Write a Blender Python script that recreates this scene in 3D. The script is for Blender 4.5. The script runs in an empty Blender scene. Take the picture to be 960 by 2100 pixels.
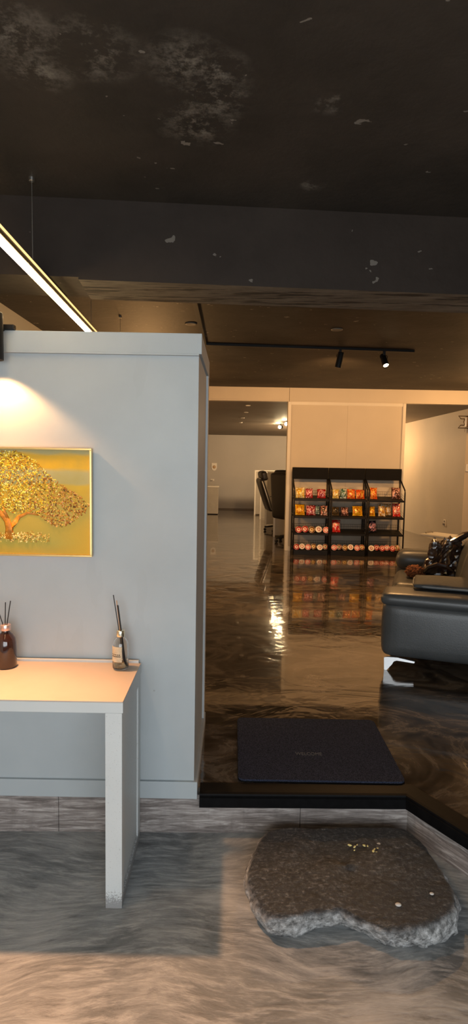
import bpy, bmesh, math, random
from mathutils import Vector, Matrix, noise
sc = bpy.context.scene
COL = sc.collection
PI = math.pi
rnd = random.Random(7)

# ------------------------------------------------------------------ camera, world, large lights, exposure
cam = bpy.data.cameras.new('camera')
cam.sensor_fit = 'VERTICAL'; cam.sensor_height = 36.0; cam.lens = 36.0 * 1200 / 2100
cam.clip_start = 0.02; cam.clip_end = 100
co = bpy.data.objects.new('camera', cam); COL.objects.link(co)
pitch, roll = math.atan(108 / 1200), math.radians(1.0)
co.location = (0, 0, 1.63)
co.rotation_euler = (Matrix.Rotation(PI / 2 - pitch, 3, 'X') @ Matrix.Rotation(roll, 3, 'Z')).to_euler()
sc.camera = co

w = bpy.data.worlds.new('world'); sc.world = w; w.use_nodes = True
wb = w.node_tree.nodes['Background']
wb.inputs[0].default_value = (0.75, 0.87, 1.0, 1); wb.inputs[1].default_value = 0.5

def light(name, kind, loc, energy, color, target=None, **kw):
    l = bpy.data.lights.new(name, kind); l.energy = energy; l.color = color
    for k, v in kw.items(): setattr(l, k, v)
    o = bpy.data.objects.new(name, l); COL.objects.link(o); o.location = loc
    if target is not None:
        o.rotation_euler = (Vector(target) - Vector(loc)).to_track_quat('-Z', 'Y').to_euler()
    return o
WARM = (1.0, 0.53, 0.20)
light('window_daylight', 'AREA', (0.35, -2.05, 1.35), 130, (0.91, 0.965, 1.0), (0.2, 3.0, 0.95),
      shape='RECTANGLE', size=3.6, size_y=1.9)
light('hall_fill_right', 'POINT', (3.7, 7.7, 2.45), 125, WARM, shadow_soft_size=0.12)  # warm fill added out of view, without any fixture
light('hall_fill_left', 'POINT', (-1.1, 7.4, 1.9), 80, WARM, shadow_soft_size=0.12)  # warm fill added unseen behind the partition
light('office_fill', 'POINT', (1.9, 13.6, 2.2), 270, (1.0, 0.66, 0.36), shadow_soft_size=0.12)  # warm fill added behind the panel to brighten the offices
light('annex_fill', 'POINT', (3.0, 12.2, 1.9), 24, WARM, shadow_soft_size=0.10)  # unseen warm fill added for the annex walls

vs = sc.view_settings
vs.view_transform = 'Standard'; vs.look = 'None'; vs.gamma = 1.0; vs.use_curve_mapping = False
vs.exposure = 0.0
sc.cycles.use_denoising = True
sc.cycles.sample_clamp_indirect = 4.0
sc.cycles.max_bounces = 8

# ------------------------------------------------------------------ materials
def lin(c):
    if isinstance(c, str):
        c = [int(c[i:i + 2], 16) / 255 for i in (0, 2, 4)]
        c = [(v / 12.92 if v <= 0.04045 else ((v + 0.055) / 1.055) ** 2.4) for v in c]
    return (c[0], c[1], c[2], 1)

class NT:
    def __init__(s, name):
        s.m = bpy.data.materials.new(name); s.m.use_nodes = True
        s.t = s.m.node_tree; s.b = s.t.nodes['Principled BSDF']
    def n(s, kind, **kw):
        x = s.t.nodes.new(kind)
        for k, v in kw.items(): setattr(x, k, v)
        return x
    def set(s, x, sock, v):
        i = x.inputs[sock]
        if hasattr(v, 'is_output') or isinstance(v, bpy.types.NodeSocket): s.t.links.new(v, i)
        else: i.default_value = v
    def coord(s, which='Object', scale=(1, 1, 1), rot=(0, 0, 0), loc=(0, 0, 0)):
        c = s.n('ShaderNodeTexCoord'); m = s.n('ShaderNodeMapping')
        s.t.links.new(c.outputs[which], m.inputs[0])
        m.inputs['Scale'].default_value = scale; m.inputs['Rotation'].default_value = rot; m.inputs['Location'].default_value = loc
        return m.outputs[0]
    def noise(s, vec, scale, detail=4, rough=0.55, dist=0.0):
        x = s.n('ShaderNodeTexNoise'); s.set(x, 'Vector', vec)
        x.inputs['Scale'].default_value = scale; x.inputs['Detail'].default_value = detail
        x.inputs['Roughness'].default_value = rough; x.inputs['Distortion'].default_value = dist
        return x.outputs['Fac']
    def vor(s, vec, scale, feature='F1'):
        x = s.n('ShaderNodeTexVoronoi', feature=feature); s.set(x, 'Vector', vec); x.inputs['Scale'].default_value = scale
        return x.outputs['Distance']
    def ramp(s, fac, stops, interp='LINEAR'):
        x = s.n('ShaderNodeValToRGB'); x.color_ramp.interpolation = interp; s.set(x, 'Fac', fac)
        e = x.color_ramp.elements
        while len(e) < len(stops): e.new(0.5)
        for el, (p, c) in zip(e, stops):
            el.position = p; el.color = lin(c) if not isinstance(c, (int, float)) else (c, c, c, 1)
        return x.outputs['Color']
    def mix(s, fac, a, b, mode='MIX'):
        x = s.n('ShaderNodeMix', data_type='RGBA', blend_type=mode)
        s.set(x, 0, fac); s.set(x, 6, a if hasattr(a, 'node') else lin(a)); s.set(x, 7, b if hasattr(b, 'node') else lin(b))
        return x.outputs[2]
    def math(s, op, a, b=0.0, clamp=False):
        x = s.n('ShaderNodeMath', operation=op, use_clamp=clamp); s.set(x, 0, a); s.set(x, 1, b)
        return x.outputs[0]
    def bump(s, h, strength, dist=0.01):
        x = s.n('ShaderNodeBump'); s.set(x, 'Height', h); x.inputs['Strength'].default_value = strength; x.inputs['Distance'].default_value = dist
        s.t.links.new(x.outputs[0], s.b.inputs['Normal'])
    def base(s, c, rough=0.5, metal=0.0, spec=0.5):
        s.set(s.b, 'Base Color', c if hasattr(c, 'node') else lin(c)); s.set(s.b, 'Roughness', rough)
        s.b.inputs['Metallic'].default_value = metal; s.b.inputs['Specular IOR Level'].default_value = spec
        return s

def plain(name, c, rough=0.5, metal=0.0, spec=0.5, var=0.12, scale=14, bump=0.0):
    """a single colour with a little mottling"""
    t = NT(name); v = t.coord(); f = t.noise(v, scale, 5)
    c = lin(c); k1 = tuple(x * (1 - var) for x in c[:3]); k2 = tuple(min(1, x * (1 + var)) for x in c[:3])
    t.base(t.ramp(f, [(0.3, k1), (0.7, k2)]), rough, metal, spec)
    if bump: t.bump(t.noise(v, scale * 6, 3), bump, 0.004)
    return t.m

def emit(name, c, strength):
    t = NT(name); t.base((0.8, 0.8, 0.8), 0.4)
    t.b.inputs['Emission Color'].default_value = lin(c); t.b.inputs['Emission Strength'].default_value = strength
    return t.m

M = {}
# grey painted partition
t = NT('grey_paint'); v = t.coord()
f = t.noise(v, 1.6, 5, 0.6); g = t.noise(t.coord(scale=(1, 1, 0.25)), 6, 3)
c = t.ramp(f, [(0.25, (0.345, 0.380, 0.395)), (0.75, (0.42, 0.462, 0.48))])
sp = t.math('LESS_THAN', t.vor(v, 3.1), 0.018)
c = t.mix(t.math('MULTIPLY', t.math('GREATER_THAN', g, 0.62), 0.06), c, (0.25, 0.25, 0.24))
t.base(t.mix(t.math('MULTIPLY', sp, 0.6), c, (0.24, 0.24, 0.23)), 0.55, 0, 0.35)
t.bump(t.noise(v, 60, 3), 0.05, 0.003); M['paint'] = t.m
M['cream'] = plain('cream_wall_paint', (0.52, 0.455, 0.355), 0.6, 0, 0.3, 0.05, 1.5)
M['cream_trim'] = plain('cream_trim_paint', (0.62, 0.57, 0.47), 0.45, 0, 0.4, 0.03, 3)
M['annex'] = plain('annex_wall_paint', (0.46, 0.40, 0.31), 0.65, 0, 0.3, 0.06, 1.2)
M['office_ceiling'] = plain('office_ceiling_paint', (0.20, 0.17, 0.14), 0.6, 0, 0.3, 0.12, 1.2)

# black painted concrete ceiling with salt bloom and chips
def black_concrete(name, c1, c2, patches=(), bloom=0.5, chips=0.5, spec=0.25):
    t = NT(name); v = t.coord()
    c = t.ramp(t.noise(v, 1.3, 8, 0.68), [(0.35, c1), (0.65, c2)])
    fine = t.noise(v, 34, 9, 0.75)
    mask = None
    for (px, py, pz, r) in patches:
        d = t.n('ShaderNodeVectorMath', operation='DISTANCE'); t.set(d, 0, v); d.inputs[1].default_value = (px, py, pz)
        k = t.n('ShaderNodeMapRange'); t.set(k, 'Value', d.outputs['Value']); k.inputs['From Min'].default_value = r; k.inputs['From Max'].default_value = 0
        mask = k.outputs[0] if mask is None else t.math('MAXIMUM', mask, k.outputs[0])
    if mask is not None:
        q = t.math('MULTIPLY', mask, t.math('SUBTRACT', t.math('ADD', fine, t.noise(v, 9, 5, 0.65)), 0.96), True)
        c = t.mix(t.math('MULTIPLY', q, 5.5, True), c, (0.17, 0.155, 0.13))
    wq = t.n('ShaderNodeTexNoise'); t.set(wq, 'Vector', v); wq.inputs['Scale'].default_value = 24; wq.inputs['Detail'].default_value = 4
    wj = t.n('ShaderNodeVectorMath', operation='MULTIPLY_ADD'); t.set(wj, 0, wq.outputs['Color']); wj.inputs[1].default_value = (0.09, 0.09, 0.09); t.set(wj, 2, t.coord(scale=(1, 1.6, 1.3)))
    chip = t.math('LESS_THAN', t.vor(wj.outputs[0], 7.5), t.math('MULTIPLY', t.math('SUBTRACT', t.noise(v, 2.2, 2), 0.34), 0.42))
    c = t.mix(t.math('MULTIPLY', chip, chips), c, (0.30, 0.27, 0.23))
    t.base(c, 0.62, 0, spec); t.bump(t.noise(v, 22, 6), 0.25, 0.008)
    return t.m
M['black'] = black_concrete('black_painted_concrete', (0.027, 0.0230, 0.0185), (0.052, 0.0425, 0.034),
    [(-0.62, 1.68, 2.75, 0.17), (-0.42, 1.73, 2.75, 0.16), (-0.60, 1.82, 2.75, 0.12), (-0.16, 1.77, 2.75, 0.14), (-0.07, 1.81, 2.75, 0.12),
     (-0.09, 1.93, 2.75, 0.15), (-0.15, 2.08, 2.75, 0.15), (0.28, 1.95, 2.75, 0.07), (0.3, 2.5, 2.75, 0.06)])
M['black_back'] = black_concrete('black_painted_concrete_hall', (0.016, 0.0135, 0.011), (0.044, 0.037, 0.030), (), 0, 0.8)
M['beam_face'] = black_concrete('black_beam_paint', (0.022, 0.0160, 0.0125), (0.034, 0.0255, 0.020), (), 0, 0.35, 0.15)
t = NT('bare_beam_concrete'); v = t.coord(scale=(1, 4, 4))
f = t.noise(v, 5, 8, 0.7); f2 = t.noise(t.coord(scale=(1, 7, 7)), 3.3, 5, 0.6)
c = t.ramp(f, [(0.3, (0.07, 0.058, 0.045)), (0.6, (0.16, 0.135, 0.105))])
c = t.mix(t.ramp(f2, [(0.54, 0.0), (0.60, 0.9)]), c, (0.018, 0.016, 0.015))
t.base(c, 0.75, 0, 0.25); t.bump(f, 0.5, 0.01); M['beam_under'] = t.m

# glossy marbled epoxy on the raised floor
t = NT('marbled_epoxy'); v = t.coord(rot=(0, 0, 0.25), scale=(0.8, 1.15, 1))
wv = t.noise(v, 0.75, 4, 0.6, 1.6)
f = t.noise(v, 1.7, 9, 0.64, 2.8)
c = t.ramp(f, [(0.28, (0.010, 0.008, 0.0065)), (0.43, (0.034, 0.026, 0.019)), (0.50, (0.075, 0.057, 0.041)), (0.545, (0.150, 0.118, 0.088)), (0.575, (0.085, 0.064, 0.046)), (0.66, (0.045, 0.034, 0.025)), (0.8, (0.020, 0.016, 0.012))])
c = t.mix(t.ramp(wv, [(0.42, 0.0), (0.68, 0.75)]), c, (0.015, 0.0125, 0.010))
c = t.mix(t.math('MULTIPLY', t.math('LESS_THAN', t.vor(v, 9.0), 0.02), 0.5), c, (0.3, 0.28, 0.25))
t.base(c, t.ramp(t.noise(v, 3, 4), [(0.3, 0.05), (0.7, 0.16)]), 0, 0.5)
t.b.inputs['Coat Weight'].default_value = 0.6; t.b.inputs['Coat Roughness'].default_value = 0.025
t.bump(t.math('ADD', t.noise(v, 3.0, 3, 0.5, 1.2), t.math('MULTIPLY', t.noise(t.coord(scale=(0.5, 1, 1)), 11, 2, 0.5, 0.6), 0.22)), 0.26, 0.022); M['epoxy'] = t.m

# trowelled grey concrete on the entrance floor
t = NT('trowelled_concrete'); v = t.coord()
wn = t.n('ShaderNodeTexNoise'); t.set(wn, 'Vector', v); wn.inputs['Scale'].default_value = 1.3; wn.inputs['Detail'].default_value = 2
wm = t.n('ShaderNodeVectorMath', operation='MULTIPLY_ADD'); t.set(wm, 0, wn.outputs['Color']); wm.inputs[1].default_value = (0.35, 0.35, 0); t.set(wm, 2, v)
mp = t.n('ShaderNodeMapping'); t.set(mp, 0, wm.outputs[0]); mp.inputs['Rotation'].default_value = (0, 0, -0.62); mp.inputs['Scale'].default_value = (1.6, 8, 1)
st = t.noise(mp.outputs[0], 4.5, 9, 0.72, 0.25)
cl = t.noise(wm.outputs[0], 1.9, 4, 0.55, 1.2)
c = t.ramp(cl, [(0.28, (0.105, 0.113, 0.117)), (0.52, (0.235, 0.245, 0.246)), (0.72, (0.38, 0.385, 0.38))])
c = t.mix(t.ramp(st, [(0.47, 0.0), (0.66, 0.8)]), c, (0.48, 0.48, 0.47))
c = t.mix(t.ramp(st, [(0.30, 0.75), (0.44, 0.0)]), c, (0.07, 0.072, 0.074))
t.base(c, t.ramp(st, [(0.3, 0.34), (0.7, 0.5)]), 0, 0.5)
t.bump(st, 0.35, 0.01); M['concrete'] = t.m

# weathered wood look planks
t = NT('weathered_plank'); v = t.coord(scale=(1.0, 1.0, 12))
f = t.noise(v, 6, 8, 0.7, 0.8); r1 = t.noise(t.coord(scale=(8, 8, 1)), 5, 4)
c = t.ramp(f, [(0.32, (0.10, 0.083, 0.076)), (0.5, (0.225, 0.195, 0.18)), (0.66, (0.46, 0.42, 0.395))])
c = t.mix(t.ramp(r1, [(0.55, 0.0), (0.8, 0.35)]), c, (0.10, 0.085, 0.08))
t.base(c, 0.55, 0, 0.35); t.bump(f, 0.25, 0.006); M['plank'] = t.m
M['rubber'] = plain('black_rubber_nosing', (0.004, 0.004, 0.0043), 0.55, 0, 0.08, 0.3, 30, 0.1)
t = NT('black_carpet'); v = t.coord()
f = t.noise(v, 260, 3, 0.7)
t.base(t.ramp(f, [(0.35, (0.003, 0.004, 0.008)), (0.66, (0.058, 0.066, 0.105))]), 0.95, 0, 0.1); t.bump(f, 0.8, 0.006); M['carpet'] = t.m
M['mat_print'] = plain('grey_mat_print', (0.13, 0.13, 0.135), 0.9, 0, 0.1, 0.3, 200)

# stone
t = NT('rough_granite'); v = t.coord()
f = t.noise(v, 62, 6, 0.72); g = t.noise(v, 3.2, 4, 0.6); h = t.noise(t.coord(rot=(0, 0, 0.5), scale=(1, 3, 1)), 30, 6, 0.7)
c = t.ramp(f, [(0.34, (0.014, 0.0145, 0.015)), (0.52, (0.055, 0.056, 0.058)), (0.62, (0.16, 0.163, 0.168)), (0.72, (0.45, 0.46, 0.47))])
c = t.mix(t.math('MULTIPLY', t.ramp(g, [(0.35, 0.0), (0.65, 1.0)]), 0.6), c, (0.026, 0.027, 0.028))
c = t.mix(t.math('MULTIPLY', t.ramp(h, [(0.56, 0.0), (0.68, 1.0)]), 0.5), c, (0.36, 0.355, 0.345))
rim = t.n('ShaderNodeAttribute', attribute_name='hewn_daylit')  # paler rim: freshly broken stone, with low daylight also put into the colour
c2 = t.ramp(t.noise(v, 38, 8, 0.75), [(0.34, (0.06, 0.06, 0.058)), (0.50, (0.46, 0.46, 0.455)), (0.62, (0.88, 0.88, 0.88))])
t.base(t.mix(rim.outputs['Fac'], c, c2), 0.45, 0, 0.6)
t.bump(t.math('ADD', t.noise(v, 55, 8, 0.75), t.math('MULTIPLY', f, 1.4)), 0.9, 0.012); M['stone'] = t.m
M['fleck'] = plain('yellow_fleck', (0.78, 0.70, 0.30), 0.6)
M['pebble'] = plain('pale_chip', (0.55, 0.54, 0.52), 0.7)

M['table_paint'] = plain('pale_grey_table_paint', (0.54, 0.565, 0.565), 0.45, 0, 0.4, 0.04, 3)
t = NT('scuffed_leg_paint'); v = t.coord()
sp = t.n('ShaderNodeSeparateXYZ'); t.set(sp, 0, v)
k = t.n('ShaderNodeMapRange'); t.set(k, 'Value', sp.outputs[2]); k.inputs['From Min'].default_value = 0.075; k.inputs['From Max'].default_value = 0.0
sc_ = t.math('GREATER_THAN', t.math('ADD', t.noise(v, 170, 5, 0.8), t.math('MULTIPLY', k.outputs[0], 0.27)), 0.62)
t.base(t.mix(t.math('MULTIPLY', sc_, 0.75), t.ramp(t.noise(v, 3, 4), [(0.3, (0.52, 0.545, 0.545)), (0.7, (0.57, 0.595, 0.595))]), (0.16, 0.15, 0.15)), 0.45, 0, 0.4); M['leg_paint'] = t.m
M['table_top'] = plain('beige_laminate', (0.50, 0.415, 0.345), 0.5, 0, 0.3, 0.05, 5)
M['black_metal'] = plain('black_metal', (0.010, 0.009, 0.008), 0.5, 0.0, 0.25, 0.2, 20)
M['brass'] = plain('brass', (0.72, 0.50, 0.20), 0.28, 0.9, 0.5, 0.06, 8)
M['chrome'] = plain('chrome', (0.92, 0.93, 0.94), 0.42, 1.0, 0.5, 0.02, 5)
M['steel'] = plain('steel_wire', (0.5, 0.48, 0.44), 0.35, 1.0)
M['rose'] = plain('rose_gold_collar', (0.72, 0.52, 0.46), 0.3, 0.8, 0.5, 0.05)
M['reed_black'] = plain('black_reed', (0.008, 0.008, 0.008), 0.6)
M['reed_tan'] = plain('tan_reed', (0.48, 0.28, 0.15), 0.7)
def leather(name, c):
    t = NT(name); v = t.coord(); f = t.noise(v, 5, 4)
    k = lin(c); t.base(t.ramp(f, [(0.3, tuple(x * 0.85 for x in k[:3])), (0.7, tuple(x * 1.15 for x in k[:3]))]), 0.38, 0, 0.5)
    t.bump(t.vor(v, 140), 0.12, 0.003); return t.m
M['leather'] = leather('grey_leather', (0.060, 0.064, 0.066))
M['office_black'] = leather('black_chair_leather', (0.016, 0.014, 0.013))
M['pillow'] = plain('grey_pillow_cloth', (0.05, 0.052, 0.052), 0.7, 0, 0.3, 0.2, 30, 0.2)
M['piping'] = plain('pale_grey_piping', (0.16, 0.165, 0.165), 0.6)
M['jacket'] = plain('glossy_brown_leather', (0.036, 0.018, 0.011), 0.24, 0, 1.0, 0.3, 10)
M['fur'] = plain('rust_brown_fur', (0.21, 0.075, 0.03), 0.85, 0, 0.2, 0.5, 60, 0.6)
M['white_plastic'] = plain('white_plastic', (0.70, 0.68, 0.62), 0.45, 0, 0.4, 0.03)
M['cube_panel'] = plain('cubicle_fabric', (0.34, 0.32, 0.28), 0.75, 0, 0.2, 0.06, 8)
M['cube_trim'] = plain('cubicle_trim', (0.62, 0.60, 0.54), 0.5, 0, 0.4, 0.03)

# ------------------------------------------------------------------ mesh helpers
def link(name, me, parent=None, loc=None, rot=None):
    o = bpy.data.objects.new(name, me); COL.objects.link(o)
    if parent is not None: o.parent = parent
    if loc is not None: o.location = loc
    if rot is not None: o.rotation_euler = rot
    return o
def obj(name, bm, mats, parent=None, smooth=False, loc=None, rot=None, kind=None):
    me = bpy.data.meshes.new(name)
    bmesh.ops.recalc_face_normals(bm, faces=bm.faces)
    bm.to_mesh(me); bm.free()
    for m in (mats if isinstance(mats, (list, tuple)) else [mats]): me.materials.append(m)
    if smooth:
        for p in me.polygons: p.use_smooth = True
    o = link(name, me, parent, loc, rot)
    if kind: o['kind'] = kind
    return o
def tag(o, label, cat, group=None, kind=None):
    o['label'] = label; o['category'] = cat
    if group: o['group'] = group
    if kind: o['kind'] = kind
    return o
def thing(name, label, cat, loc=(0, 0, 0), rotz=0.0, group=None):
    o = link(name, None, None, loc, (0, 0, rotz)); o.empty_display_size = 0.05
    return tag(o, label, cat, group)

def box(bm, x0, x1, y0, y1, z0, z1, bev=0.0, mi=0):
    v = [bm.verts.new(p) for p in ((x0, y0, z0), (x1, y0, z0), (x1, y1, z0), (x0, y1, z0), (x0, y0, z1), (x1, y0, z1), (x1, y1, z1), (x0, y1, z1))]
    fs = [bm.faces.new([v[i] for i in q]) for q in ((0, 3, 2, 1), (4, 5, 6, 7), (0, 1, 5, 4), (1, 2, 6, 5), (2, 3, 7, 6), (3, 0, 4, 7))]
    for f in fs: f.material_index = mi
    if bev:
        es = list({e for f in fs for e in f.edges})
        bmesh.ops.bevel(bm, geom=es, offset=bev, segments=2, profile=0.6, affect='EDGES')
def B(*a, **k):
    bm = bmesh.new(); box(bm, *a, **k); return bm
def prism(bm, pts, z0, z1, mi=0):
    n = len(pts); a = [bm.verts.new((p[0], p[1], z0)) for p in pts]; b = [bm.verts.new((p[0], p[1], z1)) for p in pts]
    fs = [bm.faces.new(a[::-1]), bm.faces.new(b)] + [bm.faces.new((a[i], a[(i + 1) % n], b[(i + 1) % n], b[i])) for i in range(n)]
    for f in fs: f.material_index = mi
def tube(bm, pts, r, n=8, caps=True, mi=0):
    pts = [Vector(p) for p in pts]; rings = []
    for i, p in enumerate(pts):
        d = (pts[min(i + 1, len(pts) - 1)] - pts[max(i - 1, 0)]).normalized()
        a = Vector((0, 0, 1)) if abs(d.z) < 0.9 else Vector((1, 0, 0))
        u = d.cross(a).normalized(); v = d.cross(u)
        rr = r[i] if isinstance(r, (list, tuple)) else r
        rings.append([bm.verts.new(p + rr * (math.cos(2 * PI * k / n) * u + math.sin(2 * PI * k / n) * v)) for k in range(n)])
    for a, b in zip(rings, rings[1:]):
        for k in range(n): bm.faces.new((a[k], a[(k + 1) % n], b[(k + 1) % n], b[k])).material_index = mi
    if caps:
        bm.faces.new(rings[0][::-1]).material_index = mi; bm.faces.new(rings[-1]).material_index = mi
def lathe(bm, prof, n=24, axis='Z', mi=0, mat=None):
    rings = []
    for r, h in prof:
        ring = []
        for k in range(n):
            a = 2 * PI * k / n
            p = Vector((r * math.cos(a), r * math.sin(a), h))
            if axis == 'Y': p = Vector((p.x, p.z, p.y))
            if axis == 'X': p = Vector((p.z, p.x, p.y))
            if mat is not None: p = mat @ p
            ring.append(bm.verts.new(p))
        rings.append(ring)
    for a, b in zip(rings, rings[1:]):
        for k in range(n): bm.faces.new((a[k], a[(k + 1) % n], b[(k + 1) % n], b[k])).material_index = mi
    bm.faces.new(rings[0][::-1]).material_index = mi; bm.faces.new(rings[-1]).material_index = mi
def soft(bm, x0, x1, y0, y1, z0, z1, r, n=12, puff=(0, 0, 0), mat=None, wob=0.0):
    """rounded box with bulging faces"""
    c = Vector(((x0 + x1) / 2, (y0 + y1) / 2, (z0 + z1) / 2)); h = Vector((abs(x1 - x0) / 2, abs(y1 - y0) / 2, abs(z1 - z0) / 2))
    t = bmesh.new(); bmesh.ops.create_grid(t, x_segments=1, y_segments=1, size=1); t.free()
    cache = {}
    def pt(i, j, k):
        key = (i, j, k)
        if key in cache: return cache[key]
        q = []
        for s in key:
            s = 2 * s / n - 1; q.append(math.copysign(1 - (1 - abs(s)) ** 1.5, s))
        p = Vector((q[0] * h.x, q[1] * h.y, q[2] * h.z))
        inn = Vector([max(-(h[m] - r), min(h[m] - r, p[m])) for m in range(3)])
        d = p - inn
        nn = d.normalized() if d.length > 1e-9 else Vector((0, 0, 1))
        if d.length > 1e-9: p = inn + nn * r
        for m in range(3):
            if puff[m] and abs(q[m]) > 0.999:
                a, b = [q[z] for z in range(3) if z != m]
                p[m] += math.copysign(puff[m] * (1 - a * a) * (1 - b * b), q[m])
        if wob: p += nn * wob * noise.noise((p + c) * 7)
        p = p + c
        if mat is not None: p = mat @ p
        cache[key] = bm.verts.new(p); return cache[key]
    for m in range(3):
        a, b = [z for z in range(3) if z != m]
        for s in (0, n):
            for i in range(n):
                for j in range(n):
                    ks = []
                    for di, dj in ((0, 0), (1, 0), (1, 1), (0, 1)):
                        k = [0, 0, 0]; k[m] = s; k[a] = i + di; k[b] = j + dj; ks.append(pt(*k))
                    bm.faces.new(ks)
def SOFT(*a, **k):
    bm = bmesh.new(); soft(bm, *a, **k); return bm

# ------------------------------------------------------------------ structure
ZC = 2.75
CX, CY, DX, DY = 0.79, 2.452, 0.5385, -0.8426                      # corner of the raised floor, direction of its right-hand edge
far_r = (CX + 2.2 * DX, CY + 2.2 * DY)
bm = bmesh.new(); box(bm, -1.9, 6.2, -2.3, 2.6, -0.12, 0.0)
obj('floor', bm, M['concrete'], kind='structure')
bm = bmesh.new()
prism(bm, [(-1.75, 2.412), (CX, CY), far_r, (6.0, far_r[1]), (6.0, 16.9), (-1.75, 16.9)], 0.001, 0.2)
obj('floor_raised', bm, M['epoxy'], kind='structure')
obj('ceiling', B(-1.9, 6.2, -2.3, 3.0, ZC, ZC + 0.12), M['black'], kind='structure')
obj('ceiling_hall', B(-1.9, 6.2, 3.0, 9.3, ZC, ZC + 0.12), M['black_back'], kind='structure')
bm = bmesh.new()                                                    # low sloping ceiling over the offices behind
vs_ = [bm.verts.new(p) for p in ((-1.9, 9.3, 2.555), (6.2, 9.3, 2.555), (6.2, 16.9, 2.305), (-1.9, 16.9, 2.305), (-1.9, 9.3, 2.68), (6.2, 9.3, 2.68), (6.2, 16.9, 2.43), (-1.9, 16.9, 2.43))]
for q in ((0, 3, 2, 1), (4, 5, 6, 7), (0, 1, 5, 4), (1, 2, 6, 5), (2, 3, 7, 6), (3, 0, 4, 7)): bm.faces.new([vs_[i] for i in q])
obj('ceiling_office', bm, M['office_ceiling'], kind='structure')
obj('wall_left', B(-1.9, -1.75, -2.3, 16.9, 0, ZC), M['cream'], kind='structure')
obj('wall_far', B(-1.9, 6.2, 16.7, 16.9, 0.2, 2.43), plain('far_wall_paint', (0.40, 0.39, 0.37), 0.65, 0, 0.3, 0.05, 1.0), kind='structure')
obj('wall_right', B(5.2, 5.4, -2.3, 9.88, 0, ZC), M['cream'], kind='structure')
bm = bmesh.new(); prism(bm, [(3.87, 9.88), (6.2, 9.88), (6.2, 16.7), (3.16, 16.7)], 0.2, 2.56)
obj('wall_annex', bm, M['annex'], kind='structure')
bm = bmesh.new()                                                    # shop front behind the camera: piers, sill, lintel
box(bm, -1.9, -1.55, -2.35, -2.2, 0, ZC); box(bm, 2.35, 5.4, -2.35, -2.2, 0, ZC)
box(bm, -1.55, 2.35, -2.35, -2.2, 0, 0.25); box(bm, -1.55, 2.35, -2.35, -2.2, 2.4, ZC)
obj('wall_front', bm, M['black_back'], kind='structure')
bm = bmesh.new()
for x in (-1.55, -0.28, 1.02, 2.31): box(bm, x, x + 0.04, -2.30, -2.24, 0.25, 2.4)
box(bm, -1.55, 2.35, -2.30, -2.24, 0.25, 0.29); box(bm, -1.55, 2.35, -2.30, -2.24, 2.36, 2.4)
obj('window_1', bm, M['black_metal'], kind='structure')

# concrete beam across the room
a = math.radians(4.2); R = Matrix.Rotation(a, 4, 'Z'); O = Vector((0, 2.712, 0))
bm = bmesh.new(); box(bm, -1.76, -0.706, 0, 0.325, 2.418, ZC + 0.01); box(bm, -0.706, 5.3, 0, 0.325, 2.408, ZC + 0.01)
bm.normal_update()
for f in bm.faces:
    if f.calc_center_median().z < 2.43 and abs(f.normal.z) > 0.9: f.material_index = 1 if f.calc_center_median().x > -0.7 else 2
bm.transform(Matrix.Translation(O) @ R)
obj('beam', bm, [M['beam_face'], M['beam_under'], M['black_back']], kind='structure')
# cream fascia at the back of the hall
bm = bmesh.new()
box(bm, -1.75, 0.826, 9.2, 9.32, 2.555, ZC + 0.005, 0.003); box(bm, 0.830, 5.2, 9.2, 9.32, 2.555, ZC + 0.005, 0.003)
box(bm, -1.75, 0.826, 9.188, 9.32, 2.537, 2.557, 0.002); box(bm, 0.830, 5.2, 9.188, 9.32, 2.537, 2.557, 0.002)
obj('beam_fascia', bm, M['cream'], kind='structure')
bm = bmesh.new(); box(bm, 0.850, 1.742, 9.21, 9.31, 0.2, 2.54); box(bm, 1.7435, 2.61, 9.21, 9.31, 0.2, 2.54)
obj('wall_panel', bm, M['cream'], kind='structure')
obj('trim_1', B(0.812, 0.862, 9.19, 9.33, 0.2, 2.537, 0.004), M['cream_trim'], kind='structure')
obj('trim_2', B(2.598, 2.644, 9.19, 9.33, 0.2, 2.537, 0.004), M['cream_trim'], kind='structure')
bm = bmesh.new(); box(bm, 0.862, 2.598, 9.198, 9.212, 0.2, 0.27); box(bm, 0.862, 2.598, 9.198, 9.212, 2.49, 2.54)
obj('trim_3', bm, M['cream_trim'], kind='structure')
obj('baseboard_far', B(-1.75, 3.2, 16.685, 16.7, 0.2, 0.235), M['office_ceiling'], kind='structure')

# grey partition at the entrance
obj('wall_partition', B(-1.75, -0.152, 2.402, 3.078, 0.185, 2.125), M['paint'], kind='structure')
bm = bmesh.new(); box(bm, -1.75, -0.140, 2.390, 3.09, 2.047, 2.128, 0.0025); box(bm, -1.75, -0.1505, 2.384, 2.41, 2.0405, 2.0475, 0.001)
obj('trim_4', bm, M['paint'], kind='structure')
bm = bmesh.new(); box(bm, -1.75, -0.137, 2.388, 3.09, 0.176, 0.252, 0.0025)
obj('baseboard_partition', bm, M['paint'], kind='structure')
bm = bmesh.new(); box(bm, -0.16, -0.141, 3.012, 3.085, 0.25, 2.05, 0.002)
obj('trim_5', bm, plain('pale_trim_paint', (0.50, 0.50, 0.49), 0.5, 0, 0.4, 0.03), kind='structure')

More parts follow.
